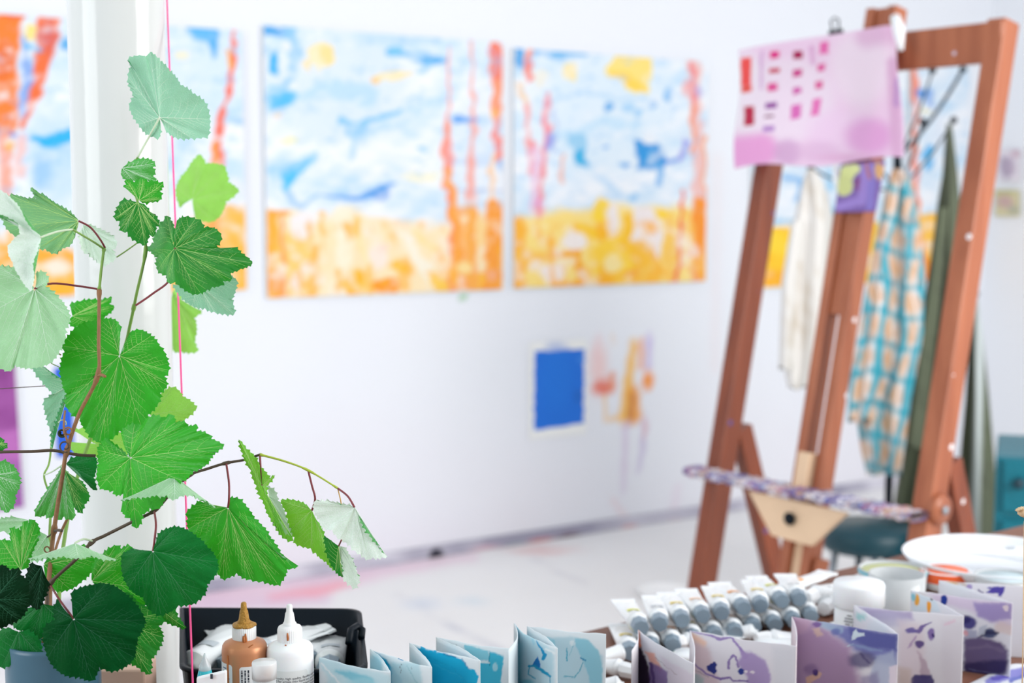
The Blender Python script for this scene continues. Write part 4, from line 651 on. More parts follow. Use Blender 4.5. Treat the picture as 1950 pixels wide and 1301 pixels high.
# ================================================================== PAINT TUBES
M_tube = mat('tube_foil', '#f2f6f8', .3, metal=.08); M_cap = mat('grey_cap', '#8496a4', .3); M_wcap = mat('white_cap', '#f0f3f5', .4)
LBL = {c: mat('label_' + n, c, .45) for n, c in (('yellow', '#e9d04a'), ('orange', '#f2a03c'), ('white', '#f4f6f7'), ('lemon', '#d9dc5a'), ('grey', '#c3ccd3'), ('peach', '#f3c9a8'))}
def tube_parts(L=.115, r=.0125, flat=.5, cap=True, lc='#e9d04a', tuft=True):
    """tube lying along +Y (crimp) with its cap at -Y"""
    body = MB(); n = 24; rows = []
    for j in range(15):
        t = j / 14; y = t * L; w = r * (1 + .18 * t ** 1.3); h = r * (1 - t ** 1.2 * .96); h *= (1 - flat * .55 * math.sin(t * math.pi) ** .7)
        rows += [Vector((w * math.cos(2 * math.pi * k / n), y, r * (1 - .55 * t * flat) + h * math.sin(2 * math.pi * k / n) + .0006 * math.sin(k * 1.7 + j * 1.1) * (t > .2))) for k in range(n)]
    body.add(rows, [(j * n + k, (j + 1) * n + k, (j + 1) * n + (k + 1) % n, j * n + (k + 1) % n) for j in range(14) for k in range(n)])
    zc = r * (1 - .55 * flat); body.box((0, L + .004, zc), (r * 2.36, .009, .0022))
    Mx = Matrix.Rotation(math.pi / 2, 3, 'X')          # z -> -y
    body.lathe([(r, -.0005), (r * .96, .002), (r * .45, .006), (r * .4, .009), (0, .009)], (0, 0, r), n, Mx)
    lb = MB(); ring = []
    for y in (.020, .031):
        t = y / L; w = r * (1 + .18 * t ** 1.3) * 1.02; h = r * (1 - t ** 1.2 * .96) * (1 - flat * .55 * math.sin(t * math.pi) ** .7) * 1.04
        ring += [Vector((w * math.cos(math.pi * (.3 + .4 * k / 12)), y, r * (1 - .55 * t * flat) + h * math.sin(math.pi * (.3 + .4 * k / 12)) + .0004)) for k in range(13)]
    lb.add(ring, [(k, k + 13, k + 14, k + 1) for k in range(12)])
    cp_ = MB(); cp_.smooth = False
    if cap: cp_.lathe([(r * .80, .006), (r * .86, .010), (r * .78, .022), (r * .72, .0235), (0, .0235)], (0, 0, r), 8, Mx)
    return body, lb, cp_
protos = {}
def paint_tube(loc, rz_, rx_, key, label, cat='paint tube', group=None, roll=0):
    if key not in protos:
        L, r, flat, cap, lc, cm = key
        b, l, c = tube_parts(L, r, flat, cap, lc); me = []
        for nm, mb, mt in (('tube_body', b, M_tube), ('label_band', l, LBL[lc]), ('cap', c, M_cap if cm else M_wcap)):
            if mb.v: o = mb.build(nm, mt); me.append((nm, o))
        first = True; protos[key] = me
    else: first = False
    rt = bpy.data.objects.new('paint_tube', None); COL.objects.link(rt); rt.empty_display_size = .02; tag(rt, label, cat, group)
    rt.matrix_world = Matrix.Translation(loc) @ Matrix.Rotation(rz_, 4, 'Z') @ Matrix.Rotation(rx_, 4, 'X') @ Matrix.Rotation(roll, 4, 'Y')
    for nm, o in protos[key]:
        if first: o.parent = rt
        else:
            c = o.copy(); COL.objects.link(c); c.parent = rt
    return rt
ords = ['first', 'second', 'third', 'fourth', 'fifth', 'sixth', 'seventh', 'eighth', 'ninth', 'tenth', 'eleventh', 'twelfth', 'thirteenth', 'fourteenth']
lcs = ['#e9d04a', '#f4f6f7', '#f2a03c', '#d9dc5a', '#f4f6f7', '#f3c9a8', '#f2a03c', '#e9d04a', '#c3ccd3', '#f4f6f7', '#e9d04a', '#f2a03c', '#d9dc5a']
GR = 'silver paint tubes lined up on the table'
pitch_ = .0300
l0 = onz(1196, 1252, TZ); l1 = onz(1572, 1178, TZ); dl = (l1 - l0); nrow = int(dl.length / pitch_) + 1; dl.normalize(); rzt = .02
bk = Vector((0, 1, 0))
for k in range(nrow):
    key = (.088, .0122, .45, True, lcs[k % 13], True)
    paint_tube(l0 + dl * (pitch_ * k) + bk * (.004 * math.sin(k * 2.3)), rzt + .04 * math.sin(k * 1.9), 0, key, '%s silver paint tube from the left in the bottom layer, grey cap forward' % ords[min(k, 13)].capitalize(), group=GR)
for k in range(nrow - 1):
    key = (.088, .0122, .45, True, lcs[(k * 5 + 3) % 13], True)
    paint_tube(l0 + dl * (pitch_ * (k + .5)) + bk * (.020 + .010 * math.sin(k * 3.1)) + Vector((0, 0, .0205)), rzt + .10 * math.sin(k * 2.7 + 1), .02, key, '%s silver paint tube from the left in the middle layer' % ords[min(k, 13)].capitalize(), group='silver paint tubes stacked on the row')
for i, (x, y, a) in enumerate(((1580, 1168, -.55), (1556, 1150, -.8), (1500, 1138, -.7))):
    paint_tube(onz(x, y, TZ + .012 * (i > 0)), a, .03, (.100, .0122, .6, True, lcs[i], False), ('white paint tube lying behind the lidded jar', 'white paint tube lying slanted behind the right end of the stack', 'white paint tube lying slanted behind the middle of the stack')[i], group='white paint tubes behind the stack')
# loose tubes in front
loose = [(1176, 1290, .9, .10, 'crumpled white tube lying crosswise just right of the centre book'), (1172, 1325, 1.5, .1, 'crumpled white tube lying lowest beside the centre book'), (1310, 1238, -1.1, .09, 'white tube lying crosswise between the first two purple panels'), (1428, 1222, 1.25, .09, 'thin white tube pointing at the grey caps'),
         (1475, 1232, -1.35, .08, 'white tube lying in front of the right end of the row'), (1180, 1262, 1.9, .09, 'white tube wedged behind the centre book edge')]
for i, (x, y, rr, L, lb) in enumerate(loose):
    paint_tube(onz(x, y, TZ), rr, 0, (L, .0105, .8, i % 2 == 0, '#c3ccd3', False), lb, group='loose tubes in front of the row')
# small white lids on the table
for (x, y, r, lb) in ((1475, 1238, .022, 'flat white lid lying before the tube row'), (1312, 1262, .018, 'small white lid behind the first purple panel'), (1612, 1212, .024, 'white lid in front of the white lidded jar')):
    c = onz(x, y, TZ); o = MB().lathe([(0, 0), (r, 0), (r, .010), (r * .94, .012), (0, .012)], c, 36).build('jar_lid', M_plast); tag(o, lb, 'lid', 'white lids on the table')

# ================================================================== JARS, DISH, POTS ON THE RIGHT
def place(px, py, z=TZ): return onz(px, py, z)
def text_mesh(txt, size, name='t'):
    cu = bpy.data.curves.new(name, 'FONT'); cu.body = txt; cu.size = size; cu.resolution_u = 2
    ob = bpy.data.objects.new(name, cu); COL.objects.link(ob)
    dg = bpy.context.evaluated_depsgraph_get(); me = ob.evaluated_get(dg).to_mesh()
    vs = [v.co.copy() for v in me.vertices]; fs = [tuple(p.vertices) for p in me.polygons]
    ob.evaluated_get(dg).to_mesh_clear(); bpy.data.objects.remove(ob); bpy.data.curves.remove(cu); return vs, fs
def wrap_text(mb, txt, size, R, ang0, z0, vertical=False):
    """wrap text round a cylinder of radius R, starting at angle ang0 (0 = -Y, positive to the right)"""
    vs, fs = text_mesh(txt, size); out = []
    for v in vs:
        x, y = (v.x, v.y) if not vertical else (-v.y, v.x)
        a = ang0 + x / R; out.append(Vector((R * math.sin(a), -R * math.cos(a), z0 + y)))
    sm = mb.smooth; mb.smooth = False; mb.add(out, fs); mb.smooth = sm; return mb
jc = at(1636, 1108, 1.64); jh = jc.z - TZ; j = empty('white_lidded_jar', Vector((jc.x, jc.y, TZ)), 0, 'squat white jar with a broad white screw lid and dark printed text', 'jar')
R = .0285
MB().lathe([(0, 0), (R * .93, 0), (R * .96, .003), (R * .96, jh - .03), (R * .9, jh - .026), (R * .9, jh - .012), (0, jh - .012)], (0, 0, 0), 48).build('jar_body', M_plast, j)
MB().lathe([(R * 1.0, jh - .028), (R * 1.03, jh - .026), (R * 1.03, jh - .003), (R * .98, jh), (0, jh)], (0, 0, 0), 64, rfun=lambda a, z: 1 + .004 * math.cos(40 * a)).build('lid', M_plast, j)
M_ink = mat('printed_ink', '#2c3440', .6)
m = MB()
for i in range(5):
    for k in range(9):
        if (i * 7 + k * 5) % 4: 
            a = -.75 + k * .07; z = jh - .034 - i * .0034; w = .0010 + .0008 * ((k * 3 + i) % 3); m.box((R * .965 * math.sin(a), -R * .965 * math.cos(a), z), (w * 2, .0004, .0012), Matrix.Rotation(a, 3, 'Z'))
m.box((0.0, -R * .965, jh - .036), (.0035, .0006, .007))
for k in range(5): m.box((R * .965 * math.sin(.25 + k * .13), -R * .965 * math.cos(.25 + k * .13), jh - .034), (.003, .0004, .0018), Matrix.Rotation(.25 + k * .13, 3, 'Z'))
m.build('printed_text', M_ink, j)
def pot(px, py, d, r, h, name, label, bands, mt=M_clear, cat='paint pot', n=40):
    c = at(px, py, d); rt = empty(name, Vector((c.x, c.y, TZ)), 0, label, cat, 'paint pots on the right of the table'); h = c.z - TZ
    MB().lathe([(0, 0), (r * .9, 0), (r, .004), (r, h), (r * .94, h), (r * .93, .006), (0, .005)], (0, 0, 0), n).build('pot_wall', mt, rt)
    for i, (z0, z1, col, nm) in enumerate(bands):
        MB().lathe([(0, z0 * h), (r * .925, z0 * h), (r * .925, z1 * h), (0, z1 * h)], (0, 0, 0), n).build(nm, mat('paint_' + nm, col, .3), rt)
    return rt
pot(1708, 1092, 1.74, .034, .1, 'clear_paint_pot', 'clear plastic pot with pale blue layer behind the lidded jar', [(.08, .35, '#dff0f6', 'pale_paint'), (.36, .46, '#5db1dc', 'blue_paint'), (.47, .60, '#d8ecf2', 'water')])
pot(1700, 1082, 1.9, .045, .1, 'shallow_paint_pot', 'shallow tub with lemon yellow paint and blue rim', [(.1, .7, '#e6f0f0', 'white_paint'), (.72, .85, '#e6ea9c', 'yellow_paint')])
pot(1800, 1084, 1.9, .032, .1, 'orange_paint_pot', 'low pot with a bright orange paint layer in front of the white dish', [(.05, .55, '#f3dfe4', 'pink_paint'), (.56, .97, '#fb6a30', 'orange_paint')], mt=M_plast)
pot(1912, 1096, 1.86, .038, .1, 'pale_paint_pot', 'low pot with pale blue and peach paint at the right edge', [(.05, .5, '#f6dcc4', 'peach_paint'), (.52, .9, '#cfe4ea', 'pale_blue_paint')])
# orange band label seen outside of its pot
c = at(1800, 1084, 1.9); hb = c.z - TZ
o = MB(); o.lathe([(.0326, hb * .45), (.0328, hb * .5), (.0328, hb * .92), (.0326, hb * .95)], (0, 0, 0), 40); o.f = o.f[:-2]; o.mi = o.mi[:-2]; o.sm = o.sm[:-2]
o.build('orange_label', mat('orange_label', '#fb6a34', .5), [x for x in bpy.data.objects if x.name == 'orange_paint_pot'][0])
c = at(1700, 1082, 1.9); hb = c.z - TZ
o = MB(); o.lathe([(.0455, hb * .80), (.0457, hb * .82), (.0457, hb * .95), (.0455, hb * .97)], (0, 0, 0), 40); o.f = o.f[:-2]; o.mi = o.mi[:-2]; o.sm = o.sm[:-2]
o.build('blue_rim', mat('teal_rim', '#6fb4c4', .5), [x for x in bpy.data.objects if x.name == 'shallow_paint_pot'][0])
# large white dish with a tube in it
dc = onz(1893, 1096, TZ); dr_ = .122
dish = tag(MB().lathe([(0, .006), (dr_ * .6, .006), (dr_ * .85, .012), (dr_ * .97, .025), (dr_, .030), (dr_ * 1.02, .029), (dr_ * .9, .010), (dr_ * .65, 0), (0, 0)][::-1], dc, 72).build('white_disc', mat('light_spot_white2', '#e8edf2', .15)), 'big shallow white dish holding a paint tube at the right of the table', 'dish')
paint_tube(dc + Vector((.045, -.005, .018)), 1.35, 0.05, (.10, .0125, .4, True, '#c3ccd3', True), 'silver paint tube lying inside the big white dish')
# white paper palette under things
q = [onz(1560, 1122, TZ + .012), onz(1745, 1110, TZ + .012), onz(1740, 1080, TZ + .012), onz(1698, 1068, TZ + .012)]
m = MB(); m.hexa([v - Vector((0, 0, .0115)) for v in q], q); o = m.build('sketch_pad', mat('pad_white', '#f3f6fa', .6)); tag(o, 'white pointed sketch pad lying behind the lidded jar', 'sketch pad')

# ================================================================== BLACK TRAY WITH TUBES
zr = at(500, 1160, 1.46).z
cor = [onz(346, 1275, zr), onz(697, 1275, zr), onz(684, 1160, zr), onz(346, 1158, zr)]
ctr = sum(cor, Vector()) / 4; tray = empty('black_tray', Vector((ctr.x, ctr.y, TZ)), 0, 'black plastic tray full of silver paint tubes behind the glue bottles', 'tray')
def roundq(scale_in, z, rad=.02, n=6):
    out = []; c2 = Vector((ctr.x, ctr.y, 0)); P = [Vector((v.x, v.y, 0)) for v in cor]
    P = [c2 + (p - c2) * scale_in for p in P]
    for i in range(4):
        p = P[i]; a = (P[i - 1] - p).normalized(); b = (P[(i + 1) % 4] - p).normalized(); rr = rad if i != 3 else .004
        s = p + a * rr; e = p + b * rr
        for k in range(n + 1):
            t = k / n; q = s * (1 - t) ** 2 + p * 2 * t * (1 - t) + e * t * t; out.append(Vector((q.x, q.y, z)))
    return out
loops = [roundq(.90, TZ), roundq(1.0, zr - .004), roundq(1.025, zr - .003), roundq(1.025, zr), roundq(.975, zr), roundq(.88, TZ + .004)]
m = MB(); n = len(loops[0]); m.add([v for l in loops for v in l], [(i * n + k, i * n + (k + 1) % n, (i + 1) * n + (k + 1) % n, (i + 1) * n + k) for i in range(5) for k in range(n)] + [tuple(range(n - 1, -1, -1)), tuple(5 * n + k for k in range(n))])
loc_build(m, 'tray_body', M_black, tray)
# handle loop
hp = [at(664, 1225, 1.345), at(668, 1200, 1.36), at(680, 1192, 1.37), at(690, 1200, 1.37), at(688, 1215, 1.36)]
m = MB(); m.tube(hp, .0035, 10); loc_build(m, 'handle_loop', M_black, tray)
tt = [(350, 1210, .5, 1.38, 'leaning at the left corner of the tray'), (392, 1196, -.35, 1.36, 'with crimped end raised, left in the tray'), (430, 1215, .55, 1.35, 'between the pink string and the copper bottle'), (372, 1232, 1.5, 1.31, 'lying flat at the front left of the tray'), (415, 1250, -1.2, 1.30, 'low at the front of the tray beside the copper bottle'),
      (520, 1222, .9, 1.36, 'between the two bottles'), (604, 1178, -.9, 1.40, 'with a wide white crimp right of the white bottle'), (622, 1200, -1.0, 1.36, 'lying under the wide crimped tube'), (640, 1215, -.55, 1.34, 'slanting up to the right in the tray'), (612, 1235, -.4, 1.32, 'low beside the white bottle'), (655, 1240, -.15, 1.33, 'standing near the right tray wall'), (668, 1225, .1, 1.36, 'pressed against the right tray wall'), (350, 1250, .3, 1.33, 'under the leaves at the left tray wall')]
for i, (x, y, rr, d, lb) in enumerate(tt):
    zz = TZ + (.016 if y > 1228 else .048); rx = .20 + .10 * math.sin(i * 2.2); hf = 100 * abs(math.sin(rr)) + 18; c = onz(min(max(x, 392 + hf), 662 - hf), y + 8, zz + .012); c.y = min(max(c.y, 1.315), 1.40)
    off_ = Matrix.Rotation(rr, 3, 'Z') @ Vector((0, .04, 0))
    paint_tube(Vector((c.x, c.y, zz)) - off_, rr, rx, (.085, .0150, .6, i % 3 != 1, '#c3ccd3', True), 'silver paint tube ' + lb, group='paint tubes in the black tray')

# ================================================================== BOTTLES
M_cop = mat('copper_paint', '#c98a62', .38, metal=.35, noise=.12, nscale=60); M_gold = mat('gold_crust', '#b98a3c', .5, metal=.2, bump=1, bscale=500, noise=.3, nscale=400)
M_lab = mat('label_paper', '#e6eaec', .6); M_cap2 = mat('ribbed_cap', '#f1f3f5', .4, sub=.1); M_milky = mat('milky_plastic', '#eff4f7', .3, sub=.2)
def bottle(px, tipy, d, half, name, label, mbody, mnoz, kind):
    tp = at(px, tipy, d); s = d / FPX; base = Vector((tp.x, tp.y, TZ)); Ht = tp.z - TZ
    rt = empty(name, base, 0, label, 'bottle'); R = half * s
    Y = lambda y: Ht - (y - tipy) * s * 1.0
    k = tipy
    ysh = k + 86   # shoulder edge
    prof = [(0, 0), (R * .95, 0), (R, .004), (R, Y(ysh + 6)), (R * .97, Y(ysh - 3)), (R * .9, Y(ysh - 8)), (R * .6, Y(k + 72)), (R * .45, Y(k + 68)), (R * .45, Y(k + 60)), (0, Y(k + 60))]
    MB().lathe(prof, (0, 0, 0), 64).build('bottle_body', mbody, rt)
    rc = R * .52
    MB().lathe([(rc * .99, Y(k + 75)), (rc, Y(k + 74)), (rc, Y(k + 48)), (rc * .92, Y(k + 43)), (rc * .62, Y(k + 40)), (0, Y(k + 40))], (0, 0, 0), 144, rfun=lambda a, z: 1 + (.018 * math.cos(36 * a) if z < Y(k + 47) else 0)).build('cap', M_cap2, rt)
    rn = R * .27
    MB().lathe([(rn * 1.05, Y(k + 44)), (rn * 1.08, Y(k + 37)), (rn * .95, Y(k + 35)), (rn * .86, Y(k + 33)), (rn * .66, Y(k + 17)), (rn * .52, Y(k + 14)), (rn * .45, Y(k + 2)), (rn * .3, Y(k)), (0, Y(k))], (0, 0, 0), 32).build('nozzle', mnoz, rt)
    return rt, R, Y, rc
b1, R1, Y1, rc1 = bottle(464, 1147, 1.235, 43, 'copper_paint_bottle', 'small bottle of copper paint with gold-crusted nozzle and white ribbed cap', M_cop, M_gold, 0)
def lab_patch(mb, R, a0, a1, z0, z1, n=16, rad=.002):
    vs = []; 
    for (z, sh) in ((z0, 0), (z1 - rad, 0), (z1 - rad * .3, rad * .4 / R), (z1, rad / R)):
        for i in range(n + 1):
            a = a0 + sh + (a1 - a0 - 2 * sh) * i / n; vs.append(Vector((R * math.sin(a), -R * math.cos(a), z)))
    mb.add(vs, [(j * (n + 1) + i, j * (n + 1) + i + 1, (j + 1) * (n + 1) + i + 1, (j + 1) * (n + 1) + i) for j in range(3) for i in range(n)]); return mb
zt = Y1(1257); m = MB(); lab_patch(m, R1 * 1.012, -1.5, -.38, .01, zt); lb1 = m.build('left_label', M_lab, b1)
m = MB(); lab_patch(m, R1 * 1.012, -.05, 1.5, .01, Y1(1260)); lb2 = m.build('right_label', M_lab, b1)
M_blueink = mat('blue_grey_ink', '#5c7288', .6)
m = MB()
for i in range(22):
    z = zt - .004 - i * .0029; x = 0
    for k in range(5):
        w = .0012 + .0016 * ((i * 5 + k * 3) % 4) / 3; a = -.98 + x / R1
        if a + w / R1 > -.44: break
        ac = a + w / 2 / R1; m.box((R1 * 1.016 * math.sin(ac), -R1 * 1.016 * math.cos(ac), z), (w, .0003, .0010), Matrix.Rotation(ac, 3, 'Z')); x += w + .0009
m.build('printed_lines', M_blueink, lb1)
m = MB()
for col_ in range(3):
    a = .06 + col_ * .14; z = Y1(1260) - .003
    for k in range(24):
        h = .0008 + .0008 * ((k * 7 + col_) % 3); m.box((R1 * 1.016 * math.sin(a), -R1 * 1.016 * math.cos(a), z - h / 2), (.0012, .0003, h), Matrix.Rotation(a, 3, 'Z')); z -= h + .0006
m.build('printed_lines', M_ink, lb2)
M_drip = mat('copper_drip', '#b06a38', .4, metal=.3)
def drip(root, R, a, z0, z1, w, mt, name='paint_drip'):
    m = MB(); m.tube([Vector((R * math.sin(a + .01 * math.sin(i)), -R * math.cos(a), z0 + (z1 - z0) * i / 6)) for i in range(7)], [w * (.5 + .5 * math.sin(.6 + i * .4)) for i in range(7)], 8); return m.build(name, mt, root)
drip(b1, R1 * 1.015, -.62, Y1(1240), .02, .0012, M_drip); drip(b1, rc1 * 1.0, .15, Y1(1222), Y1(1206), .0016, M_drip); drip(b1, rc1 * 1.0, .3, Y1(1222), Y1(1202), .0012, M_drip)
m = MB(); m.lathe([(rc1 * .50, Y1(1186.0)), (rc1 * .70, Y1(1186.2)), (rc1 * .97, Y1(1189.4)), (rc1 * 1.02, Y1(1193)), (rc1 * .9, Y1(1193))], (0, 0, 0), 40, rfun=lambda a, z: 1 + .05 * math.sin(5 * a)); m.build('gold_spill', M_gold, b1)
m = MB(); m.lathe([(rc1 * .98, Y1(1224)), (rc1 * 1.08, Y1(1224.5)), (rc1 * 1.1, Y1(1226)), (rc1 * .98, Y1(1226))], (0, 0, 0), 40); m.build('copper_ring', M_drip, b1)
m = MB(); s_ = 1.235 / FPX
m.tube([Vector(((x - 464) * s_, -R1 * .72 + .002 * math.cos(x), Y1(y))) for x, y in ((487, 1219), (480, 1223), (475, 1229), (475, 1234), (478, 1236))], .0005, 6); m.build('dried_paint_thread', M_drip, b1)
b2, R2, Y2, rc2 = bottle(551, 1151, 1.235, 44.5, 'white_paint_bottle', 'small milky white paint bottle with white nozzle and small black print', M_milky, M_cap2, 1)
drip(b2, rc2 * 1.0, -.02, Y2(1215), Y2(1200), .0010, M_drip)
for y in (1222, 1230, 1236): 
    m = MB(); m.tube([Vector((-.0025, -R2 * (.62 if y < 1225 else .86), Y2(y))), Vector((-.0010, -R2 * (.62 if y < 1225 else .86), Y2(y + .4)))], .0005, 6); m.build('paint_fleck', M_drip, b2)
m = MB(); lab_patch(m, R2 * 1.008, -.75, .95, .008, Y2(1268)); lb3 = m.build('clear_label', mat('clear_label', '#e2e8e8', .5), b2)
m = MB(); RR = R2 * 1.014
for i, tx in enumerate(['viscosity, high quality, flexible acrylic, specially', 'ted for artists into liquid art, pouring, staining', 'g, baking, airbrushing, mixed media, mono', 'print techniques, strong lightfastness', 'paint medium and water clean up']):
    wrap_text(m, tx, .0030, RR, -.62, Y2(1284) - i * .0026)
m.build('printed_text', M_ink, lb3)
# small clear vial
c = at(503, 1260, 1.18); v = empty('clear_vial', Vector((c.x, c.y, TZ)), 0, 'small clear plastic vial with clear lid in front of the two bottles', 'vial'); h = c.z - TZ; R = 23.5 * 1.18 / FPX
MB().lathe([(0, 0), (R * .88, 0), (R * .9, .002), (R * .94, h - .012), (R * .86, h - .012), (R * .82, .003), (0, .002)], (0, 0, 0), 40).build('vial_body', mat('frosted_plastic', '#f0f4f6', .35, trans=.5), v)
MB().lathe([(R, h - .014), (R * 1.0, h - .001), (R * .96, h), (0, h)], (0, 0, 0), 40).build('vial_lid', mat('frosted_lid', '#f6f9fa', .25, trans=.35), v)
# cyan nozzle tube and a white tube with a tick
c = at(390, 1262, 1.2); v = empty('cyan_paint_tube', Vector((c.x, c.y, TZ)), 0, 'small turquoise tube with a clear pointed tip by the pink string', 'paint tube'); h = c.z - TZ
M_cy = mat('turquoise_paint', '#2fb6c4', .3)
MB().lathe([(0, 0), (.0068, 0), (.0070, h - .014), (.0050, h - .005), (0, h - .004)], (0, 0, 0), 28).build('tube_body', M_cy, v)
MB().lathe([(.0056, h - .010), (.005, h - .003), (.0016, h + .004), (.0006, h + .008), (0, h + .008)], (0, 0, 0), 24).build('clear_tip', M_clear, v)
c = at(400, 1287, 1.17); v = empty('white_flat_tube', Vector((c.x, c.y, TZ)), 0, 'white flat tube with a tiny black tick leaning by the copper bottle', 'paint tube'); h = c.z - TZ
m = MB(); m.hexa([Vector((-.012, -.004, 0)), Vector((.012, -.004, 0)), Vector((.012, .004, 0)), Vector((-.012, .004, 0))], [Vector((-.011, -.002, h - .001)), Vector((.014, -.002, h + .005)), Vector((.014, .002, h + .005)), Vector((-.011, .002, h - .001))]); m.build('tube_body', M_plast, v, bevel=.0015)
m = MB(); m.box((.002, -.0035, h + .0005), (.002, .0008, .004)); m.build('black_tick', M_ink, v)
# beige box by the pot
bx0 = at(237, 1262, 1.27); bh = bx0.z - TZ; m = MB(); m.box((bx0.x, bx0.y, TZ + bh / 2), (.047, .04, bh)); tag(m.build('cardboard_box', mat('beige_card', '#dcb9a6', .7), bevel=.002), 'small pinkish beige box behind the plant pot', 'box')
# rolled white tube behind tray front, pink string
P0 = onz(372, 1470, TZ); P0 = at(369, 1380, 1.235); P0.z = TZ; 
sb = Vector((at(367, 1301, 1.215))); stp = at(318, 0, 1.50); dv = (stp - sb)
Pb = sb - dv * ((sb.z - TZ) / dv.z); Pt = stp + dv * ((ZH - stp.z) / dv.z)
m = MB(); m.tube([Pb * (1 - t) + Pt * t for t in [i / 20 for i in range(21)]], .0009, 8); tag(m.build('pink_string', mat('neon_pink', '#ff5a9c', .6)), 'taut neon pink string running from ceiling to table by the column', 'string')

# ================================================================== DRIED POPPY HEAD AT RIGHT EDGE
c = at(1944, 976, 1.27); pf = empty('dried_poppy', Vector((c.x + .002, c.y, TZ)), 0, 'dried beige seed head on a thin stem at the right edge', 'dried flower'); h = c.z - TZ
M_dry = mat('dried_beige', '#d2b690', .7, noise=.2, nscale=200)
sc_ = 1.27 / FPX
MB().tube([(.006, 0, 0), (.004, 0, h * .5), (.0015, 0, h - .008)], .0006, 8).build('stem', M_dry, pf)
MB().lathe([(0, h - 9 * sc_), (7 * sc_, h - 8 * sc_), (10 * sc_, h - 2 * sc_), (9 * sc_, h + 5 * sc_), (5 * sc_, h + 8 * sc_), (0, h + 8.5 * sc_)], (0, 0, 0), 36, Matrix.Rotation(.5, 3, 'Y') @ Matrix.Identity(3), rfun=lambda a, z: 1 + .06 * math.cos(9 * a)).build('seed_capsule', M_dry, pf)
bpy.data.objects['seed_capsule'].location = (-math.sin(.5) * h, 0, h - math.cos(.5) * h)
cr_ = MB(); cr_.lathe([(0, 0), (7 * sc_, 1 * sc_), (8 * sc_, 3 * sc_), (3 * sc_, 3.5 * sc_), (0, 3.5 * sc_)], (-.004, -.003, h + 6 * sc_), 30, Matrix.Rotation(-.5, 3, 'Y'), rfun=lambda a, z: 1 + .18 * math.cos(9 * a)); cr_.build('seed_crown', M_dry, pf)
MB().lathe([(0, 0), (.02, 0), (.018, .012), (.004, .014), (0, .014)], (.006, 0, 0), 24).build('clay_foot', M_dry, pf)

# ================================================================== THE VINE
def leafmat(name, top, under, gloss=.42, tr=.3, spec=.35):
    m = bpy.data.materials.new(name); m.use_nodes = True; nt = m.node_tree; b = nt.nodes['Principled BSDF']; L = nt.links.new
    b.inputs['Roughness'].default_value = gloss; b.inputs['Specular IOR Level'].default_value = spec
    uv = nt.nodes.new('ShaderNodeUVMap'); uv.uv_map = 'leaf'
    ns = nt.nodes.new('ShaderNodeTexNoise'); ns.inputs['Scale'].default_value = 2.6; ns.inputs['Detail'].default_value = 5; L(uv.outputs[0], ns.inputs['Vector'])
    vo = nt.nodes.new('ShaderNodeTexVoronoi'); vo.feature = 'DISTANCE_TO_EDGE'; vo.inputs['Scale'].default_value = 17; L(uv.outputs[0], vo.inputs['Vector'])
    vr = nt.nodes.new('ShaderNodeMapRange'); vr.inputs[1].default_value = 0; vr.inputs[2].default_value = .10; vr.inputs[3].default_value = .2; vr.inputs[4].default_value = 0; L(vo.outputs['Distance'], vr.inputs[0])
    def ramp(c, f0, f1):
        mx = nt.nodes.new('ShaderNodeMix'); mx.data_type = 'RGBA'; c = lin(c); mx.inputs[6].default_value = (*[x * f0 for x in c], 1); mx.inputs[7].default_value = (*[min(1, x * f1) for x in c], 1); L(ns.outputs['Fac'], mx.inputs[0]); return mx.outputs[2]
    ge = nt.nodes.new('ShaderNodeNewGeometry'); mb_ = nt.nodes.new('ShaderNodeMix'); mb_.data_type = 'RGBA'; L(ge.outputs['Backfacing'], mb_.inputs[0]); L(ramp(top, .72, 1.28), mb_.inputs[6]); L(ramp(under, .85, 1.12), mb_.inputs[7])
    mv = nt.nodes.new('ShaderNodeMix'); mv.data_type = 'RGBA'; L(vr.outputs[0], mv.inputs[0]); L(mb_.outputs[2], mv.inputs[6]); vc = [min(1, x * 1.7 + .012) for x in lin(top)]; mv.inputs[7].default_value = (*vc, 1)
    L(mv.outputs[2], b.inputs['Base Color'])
    bp = nt.nodes.new('ShaderNodeBump'); bp.inputs['Strength'].default_value = .35; bp.inputs['Distance'].default_value = .0008; L(vo.outputs['Distance'], bp.inputs['Height']); L(bp.outputs[0], b.inputs['Normal'])
    t = nt.nodes.new('ShaderNodeBsdfTranslucent'); lt = lin(top); t.inputs['Color'].default_value = (min(1, lt[0] * 1.9 + .03), min(1, lt[1] * 1.5 + .08), lt[2] * .6, 1)
    ms = nt.nodes.new('ShaderNodeMixShader'); ms.inputs[0].default_value = tr; L(b.outputs[0], ms.inputs[1]); L(t.outputs[0], ms.inputs[2]); L(ms.outputs[0], nt.nodes['Material Output'].inputs['Surface']); return m
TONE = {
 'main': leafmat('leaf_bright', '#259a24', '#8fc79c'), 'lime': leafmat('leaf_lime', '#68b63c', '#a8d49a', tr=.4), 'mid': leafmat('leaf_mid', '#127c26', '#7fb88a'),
 'deep': leafmat('leaf_deep', '#026a2a', '#6ca67e', tr=.14, spec=.15), 'dark': leafmat('leaf_shaded_dark', '#00441c', '#4c8a66', gloss=.5, tr=.05, spec=.05), 'vdark': leafmat('leaf_shaded_darkest', '#002410', '#144a30', gloss=.55, tr=.03, spec=.06),  # dark tones: shade on the low leaves put into their colour, plus leaf thickness
 'pale': leafmat('leaf_pale', '#4f9c58', '#e9f5f0', tr=.15), 'spring': leafmat('leaf_spring', '#86c860', '#b4dca0', tr=.35), 'cyan': leafmat('leaf_blue_green', '#3f9a60', '#98c9b2', tr=.15), 'sage': leafmat('leaf_sage', '#3c9048', '#7cb480', tr=.2), 'pgreen': leafmat('leaf_pale_green', '#45a04a', '#a9d2ac', tr=.2)}
